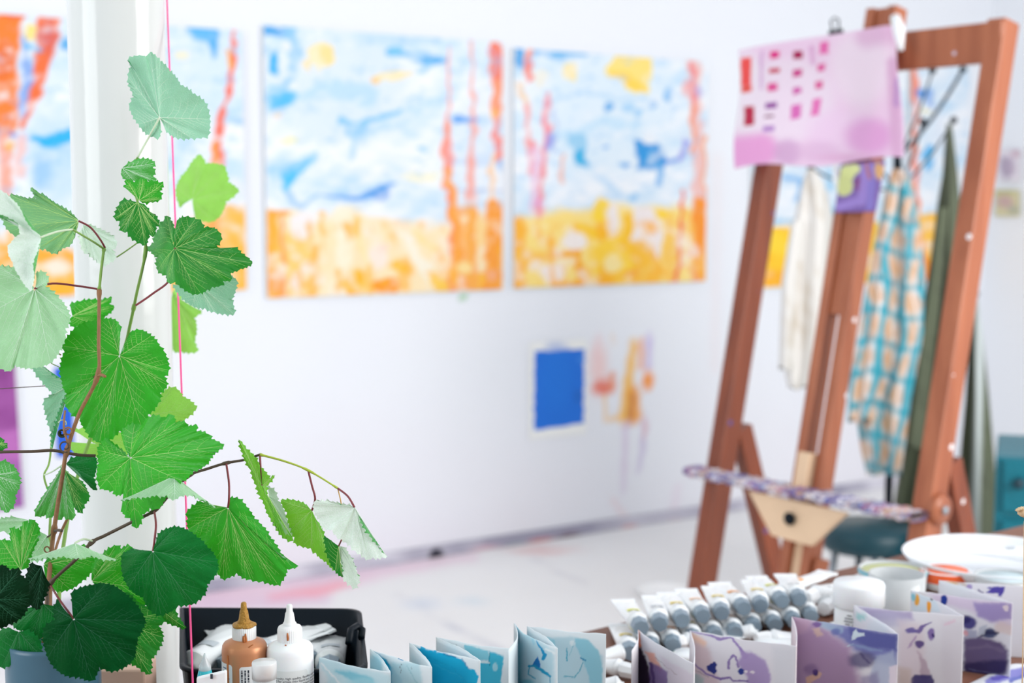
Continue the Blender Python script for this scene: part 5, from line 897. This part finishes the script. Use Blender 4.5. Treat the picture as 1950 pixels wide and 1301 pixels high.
M_vein = mat('leaf_vein', '#b4dc84', .5); M_veind = mat('leaf_vein_dark', '#3f8a58', .5); M_veinp = mat('leaf_vein_pale', '#d2e8d4', .5); M_veinx = mat('leaf_vein_deep', '#1a6040', .5)
VM = {'spring': M_vein, 'main': M_vein, 'lime': M_vein, 'mid': M_vein, 'deep': M_veind, 'dark': M_veinx, 'vdark': M_veinx, 'pale': M_veinp, 'cyan': M_veinp, 'sage': M_vein, 'pgreen': M_veinp}
potc = at(101, 1240, 1.19); PR = 88 * 1.19 / FPX
plant = empty('potted_grape_vine', Vector((potc.x, potc.y, TZ)), 0, 'leafy green grape vine trailing from a dark blue-grey pot at the left', 'potted plant')
pz_ = at(101, 1215, 1.19).z - TZ
MB().lathe([(0, 0), (PR * .93, 0), (PR * .96, .004), (PR, pz_ - .004), (PR * 1.0, pz_), (PR * .94, pz_), (PR * .92, pz_ - .012), (0, pz_ - .014)], (0, 0, 0), 64).build('pot', mat('slate_blue_glaze', '#3f6478', .3, noise=.15, nscale=25), plant)

def catmull(P, closed=False, per=8):
    out = []; n = len(P)
    for i in range(n - 1):
        p0 = P[max(i - 1, 0)]; p1 = P[i]; p2 = P[i + 1]; p3 = P[min(i + 2, n - 1)]
        for k in range(per):
            t = k / per; out.append(.5 * ((2 * p1) + (p2 - p0) * t * .8 + (2 * p0 - 5 * p1 + 4 * p2 - p3) * t * t * .8 + (3 * p1 - p0 - 3 * p2 + p3) * t ** 3 * .8 + (.4 * p1 - .4 * p1) * t) if False else p1 * (1 - t) + p2 * t)
    out.append(P[-1]); return out
def vine_leaf(base, outline, veins, side, d, tone, tilt=(0, 0), curl=.10, seed=0, petiole=None, pet_col=None, bd=0., teeth=1.0, tooth=9.5):
    """base and outline are photo points; each outline point may carry its own distance offset (metres)"""
    r_ = random.Random(seed + 11)
    B0 = np.array([base[0], base[1], d + bd])
    O = [np.array([p[0], p[1], d + (p[2] if len(p) > 2 else 0.) + (p[0] - base[0]) * tilt[0] / 1e4 + (p[1] - base[1]) * tilt[1] / 1e4]) for p in outline]
    # dense outline with saw teeth
    dense = []; par = []
    for i in range(len(O) - 1):
        a, b = O[i], O[i + 1]; L = np.linalg.norm((b - a)[:2]); nt_ = max(1, int(round(L / tooth)))
        out = np.array([(b - a)[1], -(b - a)[0]]); out = out / (np.linalg.norm(out) + 1e-9)
        mid = (a + b)[:2] / 2 - B0[:2]
        if out @ mid < 0: out = -out
        for k in range(nt_):
            pk_ = .55 + .3 * r_.random(); ah = .45 + .75 * r_.random()
            for f, h in ((0, .0), (pk_ * .55, .38), (pk_, 1.0), ((1 + pk_) / 2, .30)):
                h = h * ah; t = (k + f) / nt_; p = a * (1 - t) + b * t; bul = .06 * L * math.sin(math.pi * t)
                amp = teeth * min(4.8, L / nt_ * .46)
                p = p.copy(); p[:2] += out * (bul + h * amp - amp * .25)
                dense.append(p); par.append(i + t)
    dense.append(O[-1]); par.append(len(O) - 1)
    D = np.array(dense); par = np.array(par); NA = len(D); NRd = 14
    W3 = np.array([at(*p) for p in D]); Bw = np.array(at(*B0))
    size = np.median(np.linalg.norm(W3 - Bw, axis=1))
    # reference normal
    nn = np.zeros(3)
    for i in range(NA - 1): nn += np.cross(W3[i] - Bw, W3[i + 1] - Bw)
    nn /= np.linalg.norm(nn) + 1e-12
    view = Bw - np.array(C0)
    facing = nn @ view < 0           # normal points to the viewer
    Os = np.array([at(*o_) for o_ in O])
    SM = np.stack([np.interp(par, np.arange(len(O)), Os[:, k]) for k in range(3)], 1)
    ker = np.hanning(13); ker /= ker.sum()
    pad = np.concatenate([np.repeat(SM[:1], 6, 0), SM, np.repeat(SM[-1:], 6, 0)]); SM = np.stack([np.convolve(pad[:, k], ker, 'valid') for k in range(3)], 1)
    # arrange so that mesh normals = leaf upper side
    flip = (side == 'top') != facing
    nup = nn if not flip else -nn
    vpar = [float(v) for v in veins]
    def S(p, rho):
        q = np.array([np.interp(p, par, W3[:, k]) for k in range(3)])
        q2 = np.array([np.interp(p, par, SM[:, k]) for k in range(3)]); w_ = rho ** 7
        base_ = Bw + ((q2 - Bw) * (1 - w_) + (q - Bw) * w_) * rho
        # vein valleys and puffed fields, margins curling down, gentle waves
        dv_ = min(abs(p - v) for v in vpar) if vpar else 1.
        puff = .030 * size * (1 - math.exp(-(dv_ * 1.1) ** 2)) * math.sin(math.pi * min(1, rho * .9 + .08))
        wave = .030 * size * rho ** 2 * math.sin(p * 1.7 + seed * 1.3) + .012 * size * rho ** 3 * math.sin(p * 5.1 + seed)
        return base_ + nup * (puff + wave - curl * size * rho ** 2.2)
    rhos = [0.02 + .98 * (j / (NRd - 1)) ** .9 for j in range(NRd)]
    m = MB(); vs = [tuple(S(p, rh)) for rh in rhos for p in par]
    fs = []
    for j in range(NRd - 1):
        for i in range(NA - 1):
            f = (j * NA + i, j * NA + i + 1, (j + 1) * NA + i + 1, (j + 1) * NA + i); fs.append(f[::-1] if not flip else f)
    m.add(vs, fs)
    # check orientation of the first faces against nup
    f = fs[(NRd // 2) * (NA - 1) + NA // 2]; p = [np.array(vs[k]) for k in f[:3]]; nrm_ = np.cross(p[1] - p[0], p[2] - p[0])
    tot = 0
    for ff in fs[::7]:
        p = [np.array(vs[k]) for k in ff[:3]]; tot += np.cross(p[1] - p[0], p[2] - p[0]) @ nup
    if tot < 0: m.f = [ff[::-1] for ff in m.f]
    nblade = len(m.v)
    # veins: ribs on both faces
    m.cur = 1
    def vein(pts, w0, w1):
        P = [Vector(S(a, b)) for a, b in pts]; n = len(P); m.tube(P, [w0 + (w1 - w0) * i / (n - 1) for i in range(n)], 5, cap=False)
    wv = max(.00028, size * .0052)
    for vi, v in enumerate(vpar):
        vein([(v, .02 + .96 * i / 12) for i in range(13)], wv, wv * .35)
        gaps = sorted([abs(v - w) for w in vpar if w != v]) or [4]
        lo = max([w for w in vpar if w < v], default=0.0); hi = min([w for w in vpar if w > v], default=float(len(O) - 1))
        for sgn, lim in ((-1, lo), (1, hi)):
            span = abs(lim - v) * (.5 if lim in vpar else .85)
            if span < .4: continue
            nb = 5; prev = None; clampa = lambda a: min(max(a, 0), len(O) - 1.)
            for k in range(nb):
                r0 = .12 + .15 * k + .02 * r_.random(); r1 = min(.97, r0 + .50 - .055 * k); ex = span * (.98 - .17 * k)
                if ex < .12: continue
                fa = lambda t, ex=ex, r0=r0, r1=r1: (clampa(v + sgn * ex * t ** .8), r0 + (r1 - r0) * t ** 1.25)
                vein([fa(i / 8) for i in range(9)], wv * .45, wv * .16)
                if prev is not None and size > .018:      # fine ladder veins between neighbours
                    for t in (.2, .38, .56, .74):
                        a0, b0 = prev(t + .12); a1, b1 = fa(t); am = (a0 + a1) / 2 + .04 * (r_.random() - .5) * ex; vein([(a0, b0), (am, (b0 + b1) / 2 + .012), (a1, b1)], wv * .15, wv * .15)
                prev = fa
    inv = plant.matrix_world.inverted(); m.v = [tuple(inv @ Vector(v)) for v in m.v]
    ob = m.build('leaf', [TONE[tone], VM[tone]], plant)
    me = ob.data; uvl = me.uv_layers.new(name='leaf'); 
    px_, py_ = proj(np.array([plant.matrix_world @ Vector(v) for v in m.v])) ; li = np.empty(len(me.loops), np.int32); me.loops.foreach_get('vertex_index', li)
    U = np.stack([px_[li] / 60 + seed * 1.3, py_[li] / 60], 1).astype(np.float32); uvl.data.foreach_set('uv', U.ravel())
    if petiole:
        mm = MB(); P = [Vector(at(*p)) for p in petiole] + [Vector(Bw) + Vector(nup) * (-.0004)]
        mm.tube(smooth(P), .0009 if size > .02 else .0007, 8); o = loc_build2(mm, 'petiole', pet_col or M_red, ob)
    return ob
def smooth(P, per=6):
    P = [Vector(p) for p in P]; out = []; n = len(P)
    for i in range(n - 1):
        p0 = P[max(i - 1, 0)]; p1 = P[i]; p2 = P[i + 1]; p3 = P[min(i + 2, n - 1)]
        for k in range(per):
            t = k / per; out.append(.5 * ((2 * p1) + (p2 - p0) * t + (2 * p0 - 5 * p1 + 4 * p2 - p3) * t * t + (3 * p1 - p0 - 3 * p2 + p3) * t ** 3))
    out.append(P[-1]); return out
def loc_build2(mb, name, mt, parent_child):
    inv = plant.matrix_world.inverted(); mb.v = [tuple(inv @ Vector(v)) for v in mb.v]; return mb.build(name, mt, parent_child)
M_red = mat('petiole_red', '#7c3038', .45); M_brown = mat('vine_bark', '#8a6242', .6, noise=.25, nscale=120, bump=.5, bscale=300); M_gst = mat('green_stem', '#7ba04c', .5, noise=.1); M_palest = mat('pale_stem', '#c3d4b8', .5); M_dst = mat('dark_stem', '#4e4032', .55, noise=.2, nscale=100)

LV = [
 # base, outline, vein indices, side, d, tone, extra
 dict(base=(304, 224), o=[(315, 248), (334, 263), (365, 265), (398, 261), (401, 228), (392, 196), (369, 179), (346, 163), (325, 136), (307, 117), (287, 100), (282, 113, .01), (271, 106, .015), (246, 111, .02), (252, 127, .02), (244, 148, .02), (256, 184, .02), (247, 204, .02), (265, 238, .015), (282, 258, .01), (304, 264), (308, 250)], v=[2, 4, 10, 15, 18], side='under', d=1.25, tone='cyan', tilt=(2.0, 0), pet=[(262, 300, 1.25), (283, 262, 1.25)], pc='p'),
 dict(base=(233, 320), o=[(239, 314), (259, 303), (283, 302), (295, 310), (291, 319), (295, 326), (291, 334), (297, 346), (282, 343), (267, 341), (254, 345), (240, 343), (231, 337), (229, 328)], v=[3, 7, 10], side='top', d=1.24, tone='pgreen'),
 dict(base=(265, 382), o=[(252, 365), (243, 361), (233, 355), (238, 351), (238, 341), (254, 346), (271, 339), (282, 345), (311, 349), (304, 363), (308, 373), (305, 381), (286, 385), (275, 387), (269, 385)], v=[4, 6, 8, 11], side='top', d=1.215, tone='main'),
 dict(base=(262, 385), o=[(252, 383), (232, 379), (225, 390), (216, 416), (225, 421), (230, 441), (241, 442), (247, 452), (275, 468), (283, 448), (294, 448), (296, 432), (303, 428), (295, 409), (285, 403), (280, 394), (269, 387)], v=[3, 5, 8, 10, 12], side='top', d=1.205, tone='mid'),
 dict(base=(333, 473), o=[(331, 446), (333, 418), (346, 412), (364, 415), (376, 422), (383, 433), (394, 432), (407, 438), (415, 459), (409, 467), (412, 475), (428, 474), (441, 470), (456, 481), (473, 501), (450, 512), (435, 520), (436, 533), (417, 535), (415, 544), (400, 547), (374, 559), (355, 560), (329, 538), (316, 539, .02), (308, 525, .03), (290, 516, .04), (294, 491, .04), (283, 479, .04), (267, 476, .05), (284, 461, .04), (297, 435, .04), (303, 420, .03), (309, 409, .03), (320, 418, .02), (327, 431, .01), (330, 450)], v=[3, 7, 14, 17, 21, 24, 26, 33], side='top', d=1.20, tone='mid', tilt=(-2, 0), pet=[(258, 582, 1.235), (290, 560, 1.24), (325, 530, 1.235)]),
 dict(base=(375, 540), o=[(329, 542), (345, 565), (367, 583), (391, 588), (408, 595), (429, 599), (448, 599), (443, 571), (453, 535), (440, 525), (398, 530)], v=[2, 4, 6, 8], side='under', d=1.27, tone='cyan'),
 dict(base=(228, 678), o=[(240, 662), (244, 633), (263, 627), (287, 639), (304, 658), (315, 678), (320, 706), (313, 717), (318, 734), (304, 749), (301, 768), (282, 790), (268, 815), (225, 822), (208, 838), (188, 844), (173, 836), (159, 820), (150, 798), (134, 789), (121, 772), (124, 751), (116, 727), (114, 689), (119, 671), (116, 658), (131, 637), (152, 616), (180, 611), (204, 606), (221, 610), (228, 625), (226, 655)], v=[3, 6, 8, 12, 15, 20, 25, 29], side='top', d=1.225, tone='main', curl=.06),
 dict(base=(249, 872), o=[(245, 862), (240, 845), (224, 831), (234, 814), (251, 807), (266, 813), (276, 797), (293, 791), (310, 798), (320, 789), (332, 804), (349, 803), (351, 814), (370, 810), (372, 821), (389, 825), (396, 836), (422, 850), (402, 866), (392, 880), (381, 890), (367, 898), (344, 917), (312, 942), (295, 971), (283, 969), (268, 981), (252, 1009), (244, 989), (234, 983), (226, 971), (231, 954), (231, 942), (215, 944), (207, 937), (182, 930), (181, 908), (183, 883), (177, 858), (185, 846), (202, 834), (217, 847), (238, 867)], v=[4, 10, 17, 22, 27, 35, 38], side='top', d=1.20, tone='main', tilt=(-3, 0), curl=.07),
 dict(base=(434, 967), o=[(433, 950), (453, 950), (469, 965), (484, 989), (499, 1004), (515, 1027), (538, 1062), (548, 1076), (567, 1081), (546, 1086), (542, 1100), (528, 1117), (499, 1110), (476, 1106), (449, 1094), (422, 1106), (411, 1092), (399, 1050), (376, 1027), (355, 1010), (355, 989), (353, 977), (378, 956), (399, 962), (424, 967)], v=[8, 11, 13, 15, 19, 22], side='top', d=1.20, tone='main', pet=[(431, 884, 1.21), (436, 920, 1.20), (436, 950, 1.197)]),
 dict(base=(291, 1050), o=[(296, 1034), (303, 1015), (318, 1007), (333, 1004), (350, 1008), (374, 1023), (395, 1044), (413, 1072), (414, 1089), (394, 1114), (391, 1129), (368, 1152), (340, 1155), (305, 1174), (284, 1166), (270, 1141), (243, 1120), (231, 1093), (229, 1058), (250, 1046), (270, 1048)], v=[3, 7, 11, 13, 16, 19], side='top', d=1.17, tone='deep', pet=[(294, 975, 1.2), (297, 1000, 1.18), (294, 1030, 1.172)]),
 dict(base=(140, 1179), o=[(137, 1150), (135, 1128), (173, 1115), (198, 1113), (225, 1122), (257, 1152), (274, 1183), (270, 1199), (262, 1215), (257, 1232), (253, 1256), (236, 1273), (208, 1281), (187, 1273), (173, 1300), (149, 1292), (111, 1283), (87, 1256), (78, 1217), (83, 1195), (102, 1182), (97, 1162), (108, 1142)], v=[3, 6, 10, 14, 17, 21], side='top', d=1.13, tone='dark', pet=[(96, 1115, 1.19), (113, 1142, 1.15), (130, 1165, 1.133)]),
 dict(base=(225, 1180), o=[(240, 1127), (264, 1152), (302, 1170), (312, 1186), (302, 1193), (309, 1216), (298, 1242), (288, 1256), (284, 1287), (257, 1271), (230, 1255)], v=[2, 5, 8], side='top', d=1.19, tone='mid'),
 dict(base=(292, 1150), o=[(300, 1170), (329, 1155), (338, 1175), (354, 1198), (325, 1190), (302, 1178)], v=[3], side='top', d=1.21, tone='mid'),
 dict(base=(175, 1107), o=[(173, 1088), (177, 1072), (194, 1055), (218, 1039), (228, 1046), (246, 1039), (252, 1058), (245, 1093), (268, 1120), (290, 1150), (240, 1150), (200, 1135)], v=[3, 5, 8], side='top', d=1.20, tone='main'),
 dict(base=(83, 1075), o=[(92, 1058), (118, 1052), (132, 1044), (160, 1039), (173, 1051), (185, 1060), (176, 1086), (156, 1107), (132, 1124), (104, 1127), (87, 1113)], v=[3, 5, 8], side='top', d=1.21, tone='main'),
 dict(base=(40, 1086), o=[(0, 1086), (-20, 1060), (0, 1029), (18, 1031), (20, 1005), (37, 1011), (43, 993), (54, 998), (59, 989), (66, 994), (74, 1010), (73, 1022), (60, 1050), (56, 1064), (50, 1084)], v=[2, 4, 6, 9], side='top', d=1.20, tone='main'),
 dict(base=(60, 992), o=[(30, 984), (0, 989), (-10, 1000), (8, 1012), (20, 1018), (40, 1014), (56, 1006)], v=[1, 4], side='under', d=1.25, tone='pgreen'),
 dict(base=(90, 1020), o=[(72, 1008), (58, 1040), (56, 1066), (76, 1068), (92, 1060), (98, 1040)], v=[2], side='under', d=1.235, tone='pgreen'),
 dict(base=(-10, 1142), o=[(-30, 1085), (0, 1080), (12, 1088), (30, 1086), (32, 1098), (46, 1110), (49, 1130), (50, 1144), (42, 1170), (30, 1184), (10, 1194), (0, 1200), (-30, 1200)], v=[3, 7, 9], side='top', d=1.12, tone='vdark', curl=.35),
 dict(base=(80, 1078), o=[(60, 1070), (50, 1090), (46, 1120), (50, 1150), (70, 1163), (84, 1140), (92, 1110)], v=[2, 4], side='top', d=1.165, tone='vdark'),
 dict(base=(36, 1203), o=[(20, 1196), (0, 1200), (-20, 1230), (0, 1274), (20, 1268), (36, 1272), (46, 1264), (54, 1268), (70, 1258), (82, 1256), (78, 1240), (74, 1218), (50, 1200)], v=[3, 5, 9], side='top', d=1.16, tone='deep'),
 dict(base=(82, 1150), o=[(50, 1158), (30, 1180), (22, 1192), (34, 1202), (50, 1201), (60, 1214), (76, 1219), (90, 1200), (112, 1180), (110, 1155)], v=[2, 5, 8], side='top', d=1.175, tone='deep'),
 dict(base=(122, 886), o=[(114, 889), (102, 910), (80, 946), (61, 978), (66, 987), (80, 984), (88, 989), (98, 984), (104, 994), (116, 987), (126, 992), (137, 989), (135, 972), (138, 952), (131, 926), (125, 900)], v=[3, 6, 8, 10], side='top', d=1.235, tone='pgreen', curl=.2),
 dict(base=(124, 896), o=[(138, 908), (152, 914), (166, 934), (169, 949), (160, 962), (153, 979), (142, 968), (137, 950), (128, 922)], v=[2, 5], side='top', d=1.228, tone='mid'),
 dict(base=(126, 884), o=[(128, 878), (140, 871), (160, 869), (180, 870), (184, 884), (178, 910), (183, 936), (172, 930), (160, 908), (144, 893)], v=[3, 5, 6], side='top', d=1.24, tone='deep'),
 dict(base=(66, 550), o=[(69, 521), (83, 516), (98, 533), (90, 545), (114, 568), (131, 588), (138, 606), (128, 626), (121, 658), (100, 692), (59, 702), (31, 696), (21, 708), (0, 699), (-40, 690), (-60, 620), (-50, 560), (-20, 515), (0, 508), (31, 511), (45, 524), (58, 540)], v=[2, 6, 9, 12, 15, 18], side='under', d=1.21, tone='pgreen', pet=[(188, 551, 1.235), (150, 545, 1.23), (100, 540, 1.22)]),
 dict(base=(150, 421), o=[(146, 414), (100, 384), (72, 366), (58, 358), (66, 370), (71, 378), (54, 379), (20, 371), (5, 400), (12, 432), (32, 452), (40, 462), (74, 474), (88, 475), (102, 484), (120, 474), (136, 468), (144, 452), (144, 434)], v=[3, 7, 9, 12, 14, 16], side='under', d=1.22, tone='sage', pet=[(200, 472, 1.235), (190, 455, 1.23), (172, 433, 1.225)], curl=.05),
 dict(base=(78, 452), o=[(70, 442), (48, 408), (20, 374), (0, 362), (-30, 378), (-20, 408), (0, 409), (22, 417), (40, 428), (42, 446), (24, 462), (18, 474), (28, 500), (40, 526), (62, 556), (69, 520), (71, 490), (77, 466)], v=[3, 5, 14], side='under', d=1.10, tone='pale', pet=[(138, 437, 1.19), (110, 441, 1.15)], pc='p', teeth=.5, curl=.15),
 dict(base=(158, 428), o=[(170, 427), (186, 434), (220, 454), (226, 466), (216, 476), (222, 492), (212, 500), (198, 508), (186, 498), (172, 486), (160, 480), (154, 460), (154, 440)], v=[3, 5, 7, 9], side='under', d=1.28, tone='pale'),
 dict(base=(138, 602), o=[(130, 581), (152, 573), (194, 571), (213, 566), (208, 578), (218, 585), (201, 602), (173, 616), (138, 623), (126, 612)], v=[2, 3, 5, 7], side='top', d=1.33, tone='main'),
 dict(base=(366, 380), o=[(369, 396), (369, 415), (400, 423), (419, 411), (430, 384), (455, 363), (434, 346), (427, 315), (392, 311), (379, 292), (354, 323), (334, 357), (337, 384), (343, 395), (349, 386), (356, 379)], v=[2, 5, 7, 9, 11], side='top', d=1.72, tone='spring', teeth=.6),
 dict(base=(328, 560), o=[(334, 543), (346, 578), (384, 592), (370, 606), (374, 630), (367, 651), (374, 671), (346, 671), (330, 671), (322, 600)], v=[2, 4, 6], side='top', d=1.6, tone='spring'),
 dict(base=(285, 790), o=[(287, 779), (304, 751), (325, 737), (337, 741), (346, 754), (375, 777), (346, 803), (320, 805), (300, 800)], v=[2, 5, 7], side='top', d=1.29, tone='spring'),
 dict(base=(180, 845), o=[(138, 820), (180, 815), (225, 822), (248, 838), (246, 866), (225, 868), (200, 870), (138, 862), (130, 840)], v=[1, 3, 5], side='top', d=1.30, tone='spring'),
 dict(base=(134, 733), o=[(115, 721), (90, 703), (60, 687), (69, 710), (81, 726), (104, 751), (85, 763), (90, 791), (99, 823), (101, 855), (110, 800), (118, 775), (126, 752)], v=[2, 5, 8, 9], side='under', d=1.26, tone='cyan', pet=[(188, 714, 1.22), (160, 726, 1.24)], pc='d'),
 dict(base=(-10, 905), o=[(-25, 885), (0, 878), (12, 879), (32, 896), (38, 924), (28, 944), (26, 962), (12, 978), (0, 968), (-25, 940)], v=[3, 4, 7], side='top', d=1.21, tone='pgreen'),
 dict(base=(-14, 846), o=[(-8, 835), (2, 833), (8, 843), (15, 847), (9, 856), (-2, 859)], v=[2, 3], side='top', d=1.2, tone='mid'),
 dict(base=(332, 907), o=[(322, 914), (308, 922), (258, 943), (229, 953), (262, 949, -.01), (298, 944, -.02), (317, 943, -.02), (332, 954, -.02), (342, 948, -.02), (352, 942, -.02), (369, 942, -.01), (394, 957), (411, 969), (381, 947, .01), (357, 934, .01), (342, 920)], v=[3, 7, 12], side='under', d=1.18, tone='pgreen', pet=[(361, 904, 1.205), (346, 902, 1.19)], pc='p', curl=.0),
 dict(base=(143, 1035), o=[(130, 1041), (115, 1047), (90, 1054), (52, 1067), (90, 1062, -.01), (121, 1058, -.02), (149, 1064, -.02), (173, 1061, -.01), (222, 1067), (173, 1053, .01), (156, 1043)], v=[3, 6, 8], side='under', d=1.165, tone='pgreen', pet=[(176, 1031, 1.2), (160, 1027, 1.18)], pc='p', curl=0),
 dict(base=(499, 925), o=[(497, 889), (514, 911), (524, 905), (508, 926), (508, 943), (513, 962), (524, 992), (538, 1012), (558, 1022), (556, 1032), (546, 1029), (521, 997), (501, 955), (487, 926), (477, 896), (462, 864), (455, 836), (467, 854), (484, 869), (495, 886)], v=[2, 8, 16], side='top', d=1.21, tone='lime', curl=.02, pet=[(495, 866, 1.215), (496, 886, 1.212)]),
 dict(base=(512, 945), o=[(508, 926), (516, 928), (524, 934), (530, 953), (543, 977), (548, 997), (559, 1019), (545, 1016), (526, 990), (514, 967)], v=[3, 6], side='under', d=1.225, tone='pale', curl=.02),
 dict(base=(594, 972), o=[(588, 966), (565, 954), (533, 953), (545, 977), (546, 990), (553, 1007), (559, 1024), (561, 1036), (590, 1046), (600, 1055), (620, 1071), (637, 1088), (628, 1062), (617, 1022), (605, 995)], v=[2, 5, 8, 11], side='top', d=1.22, tone='lime', pet=[(587, 897, 1.215), (594, 925, 1.215), (600, 950, 1.215)]),
 dict(base=(645, 1040), o=[(630, 1030), (617, 1020), (620, 1045), (625, 1065), (637, 1088), (648, 1098), (652, 1100), (650, 1070)], v=[4, 6], side='top', d=1.215, tone='mid', pet=[(650, 1029, 1.2)]),
 dict(base=(646, 1040), o=[(650, 1070), (652, 1100), (676, 1121), (686, 1105), (678, 1085), (674, 1071), (665, 1055), (656, 1041)], v=[2, 4], side='under', d=1.216, tone='pale'),
 dict(base=(675, 966), o=[(671, 964), (649, 960), (600, 953), (597, 968), (607, 990), (617, 1007), (632, 1009), (647, 1027), (659, 1034), (666, 1039), (676, 1049), (686, 1056), (701, 1067), (710, 1062), (728, 1062), (737, 1061), (723, 1041), (703, 1017), (686, 990)], v=[2, 7, 12, 15], side='under', d=1.205, tone='pale', pet=[(643, 930, 1.215), (662, 945, 1.21)], curl=.05),
]
pcs = {'p': M_palest, 'd': M_dst, None: M_red}
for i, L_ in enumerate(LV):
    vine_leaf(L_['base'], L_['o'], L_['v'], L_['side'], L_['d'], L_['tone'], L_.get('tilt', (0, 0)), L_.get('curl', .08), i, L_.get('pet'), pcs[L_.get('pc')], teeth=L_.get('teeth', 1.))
def stem(name, pts, r, mt, nodes=()):
    P = smooth([at(*p) for p in pts], 8); n = len(P); m = MB(); rr = [r[0] + (r[1] - r[0]) * i / (n - 1) for i in range(n)] if isinstance(r, tuple) else [r] * n
    for nd in nodes:
        q = Vector(at(*nd)); k = min(range(n), key=lambda i: (P[i] - q).length)
        for j in range(max(0, k - 1), min(n, k + 2)): rr[j] *= 1.45
    m.tube(P, rr, 10); return loc_build2(m, name, mt, plant)
stem('main_stem', [(84, 1225, 1.19), (92, 1120, 1.2), (99, 1040, 1.22), (103, 1010, 1.22), (110, 960, 1.22), (120, 900, 1.215), (127, 860, 1.215), (150, 790, 1.215), (186, 716, 1.21), (188, 650, 1.208), (189, 552, 1.215)], (.0021, .0015), M_brown, [(103, 1010, 1.22), (186, 716, 1.21), (127, 860, 1.215), (189, 556, 1.215)])
stem('young_stem', [(189, 552, 1.215), (193, 512, 1.225), (198, 474, 1.235)], .0012, M_gst, [(198, 474, 1.235), (189, 552, 1.215)])
stem('young_stem', [(198, 474, 1.235), (180, 462, 1.22), (160, 450, 1.2), (138, 437, 1.19)], (.0010, .0008), M_gst, [(138, 437, 1.19)])
stem('side_stem', [(-60, 864, 1.2), (0, 861, 1.2), (60, 860, 1.205), (100, 858, 1.21), (127, 863, 1.215), (155, 867, 1.22), (182, 868, 1.225)], .0013, M_dst)
stem('second_stem', [(110, 1225, 1.22), (118, 1060, 1.26), (150, 900, 1.29), (210, 740, 1.29), (238, 660, 1.28), (247, 622, 1.27), (255, 585, 1.26), (260, 560, 1.25), (277, 480, 1.235), (272, 440, 1.23), (262, 384, 1.225), (250, 350, 1.255), (252, 320, 1.26), (262, 300, 1.25)], (.0018, .0009), M_gst, [(255, 585, 1.26), (277, 480, 1.235)])
stem('tendril', [(222, 490, 1.24), (240, 478, 1.24), (262, 462, 1.235), (272, 452, 1.233)], .0006, M_gst)
stem('trailing_stem', [(88, 1215, 1.18), (90, 1150, 1.185), (95, 1113, 1.19), (145, 1065, 1.19), (175, 1033, 1.2), (200, 1020, 1.205), (250, 995, 1.205), (295, 972, 1.205), (325, 940, 1.205), (360, 906, 1.205), (395, 893, 1.21), (431, 882, 1.215), (465, 876, 1.22), (495, 866, 1.215)], (.0016, .0011), M_dst, [(95, 1113, 1.19), (175, 1033, 1.2), (295, 972, 1.205), (360, 906, 1.205), (431, 882, 1.215)])
stem('trailing_tip', [(495, 866, 1.215), (540, 878, 1.215), (587, 896, 1.215), (643, 930, 1.215)], (.0010, .0007), mat('lime_stem', '#a4b83c', .5), [(587, 896, 1.215), (643, 930, 1.215), (495, 866, 1.215)])
stem('petiole_stub', [(643, 930, 1.215), (648, 950, 1.215), (650, 962, 1.215)], .0005, mat('ochre_stem', '#c79a4c', .5))
stem('bud_stub', [(186, 716, 1.21), (193, 714, 1.205), (200, 717, 1.2)], .0013, M_brown)
stem('bud_stub', [(103, 1012, 1.22), (110, 1010, 1.21), (118, 1011, 1.205)], .0013, M_dst)
stem('dry_stem', [(75, 1030, 1.24), (92, 1022, 1.235), (103, 1012, 1.22)], .0008, M_dst)
stem('thin_stem', [(130, 985, 1.26), (118, 1010, 1.26), (105, 1050, 1.25), (98, 1090, 1.24), (96, 1222, 1.21)], .0012, M_brown)
stem('thin_stem', [(96, 985, 1.27), (94, 1040, 1.26), (92, 1220, 1.22)], .0012, M_gst)
stem('thin_stem', [(100, 820, 1.27), (94, 880, 1.27), (84, 905, 1.26), (90, 930, 1.26)], .0009, M_gst)
stem('thin_stem', [(84, 905, 1.26), (100, 898, 1.25), (118, 886, 1.24)], .0007, M_palest)
stem('tendril', [(90, 683, 1.23), (98, 692, 1.23), (108, 697, 1.23), (116, 701, 1.228)], .0004, M_gst)
stem('tendril', [(-20, 742, 1.3), (40, 738, 1.3), (86, 735, 1.29)], .0004, M_dst)
stem('bud_stub', [(102, 668, 1.225), (108, 672, 1.222), (116, 676, 1.22)], (.0010, .0006), M_brown)
# curled tendrils at the node
def curl_t(cx, cy, r0, r1, turns, a0, d, w, mt):
    pts = []
    for i in range(26):
        t = i / 25; a = a0 + turns * 2 * math.pi * t; r = r0 + (r1 - r0) * t; pts.append((cx + r * math.cos(a), cy + r * math.sin(a), d + .004 * t))
    m = MB(); m.tube([at(*p) for p in pts], w, 7); return loc_build2(m, 'curled_tendril', mt, plant)
curl_t(124, 850, 12, 5, 1.1, 1.2, 1.205, .0007, M_dst); curl_t(130, 822, 9, 4, 1.4, 2.5, 1.205, .0007, M_brown); curl_t(118, 825, 8, 3, 1.6, .3, 1.21, .0009, mat('dry_black', '#1e2a1a', .8)); curl_t(120, 808, 9, 6, .5, 3.4, 1.212, .0005, M_palest)
curl_t(90, 1046, 7, 4, 1.0, 0, 1.21, .0006, M_brown)
stem('dry_stem', [(124, 782, 1.215), (122, 800, 1.212), (122, 820, 1.208), (128, 840, 1.207), (131, 852, 1.212)], .0009, M_brown)
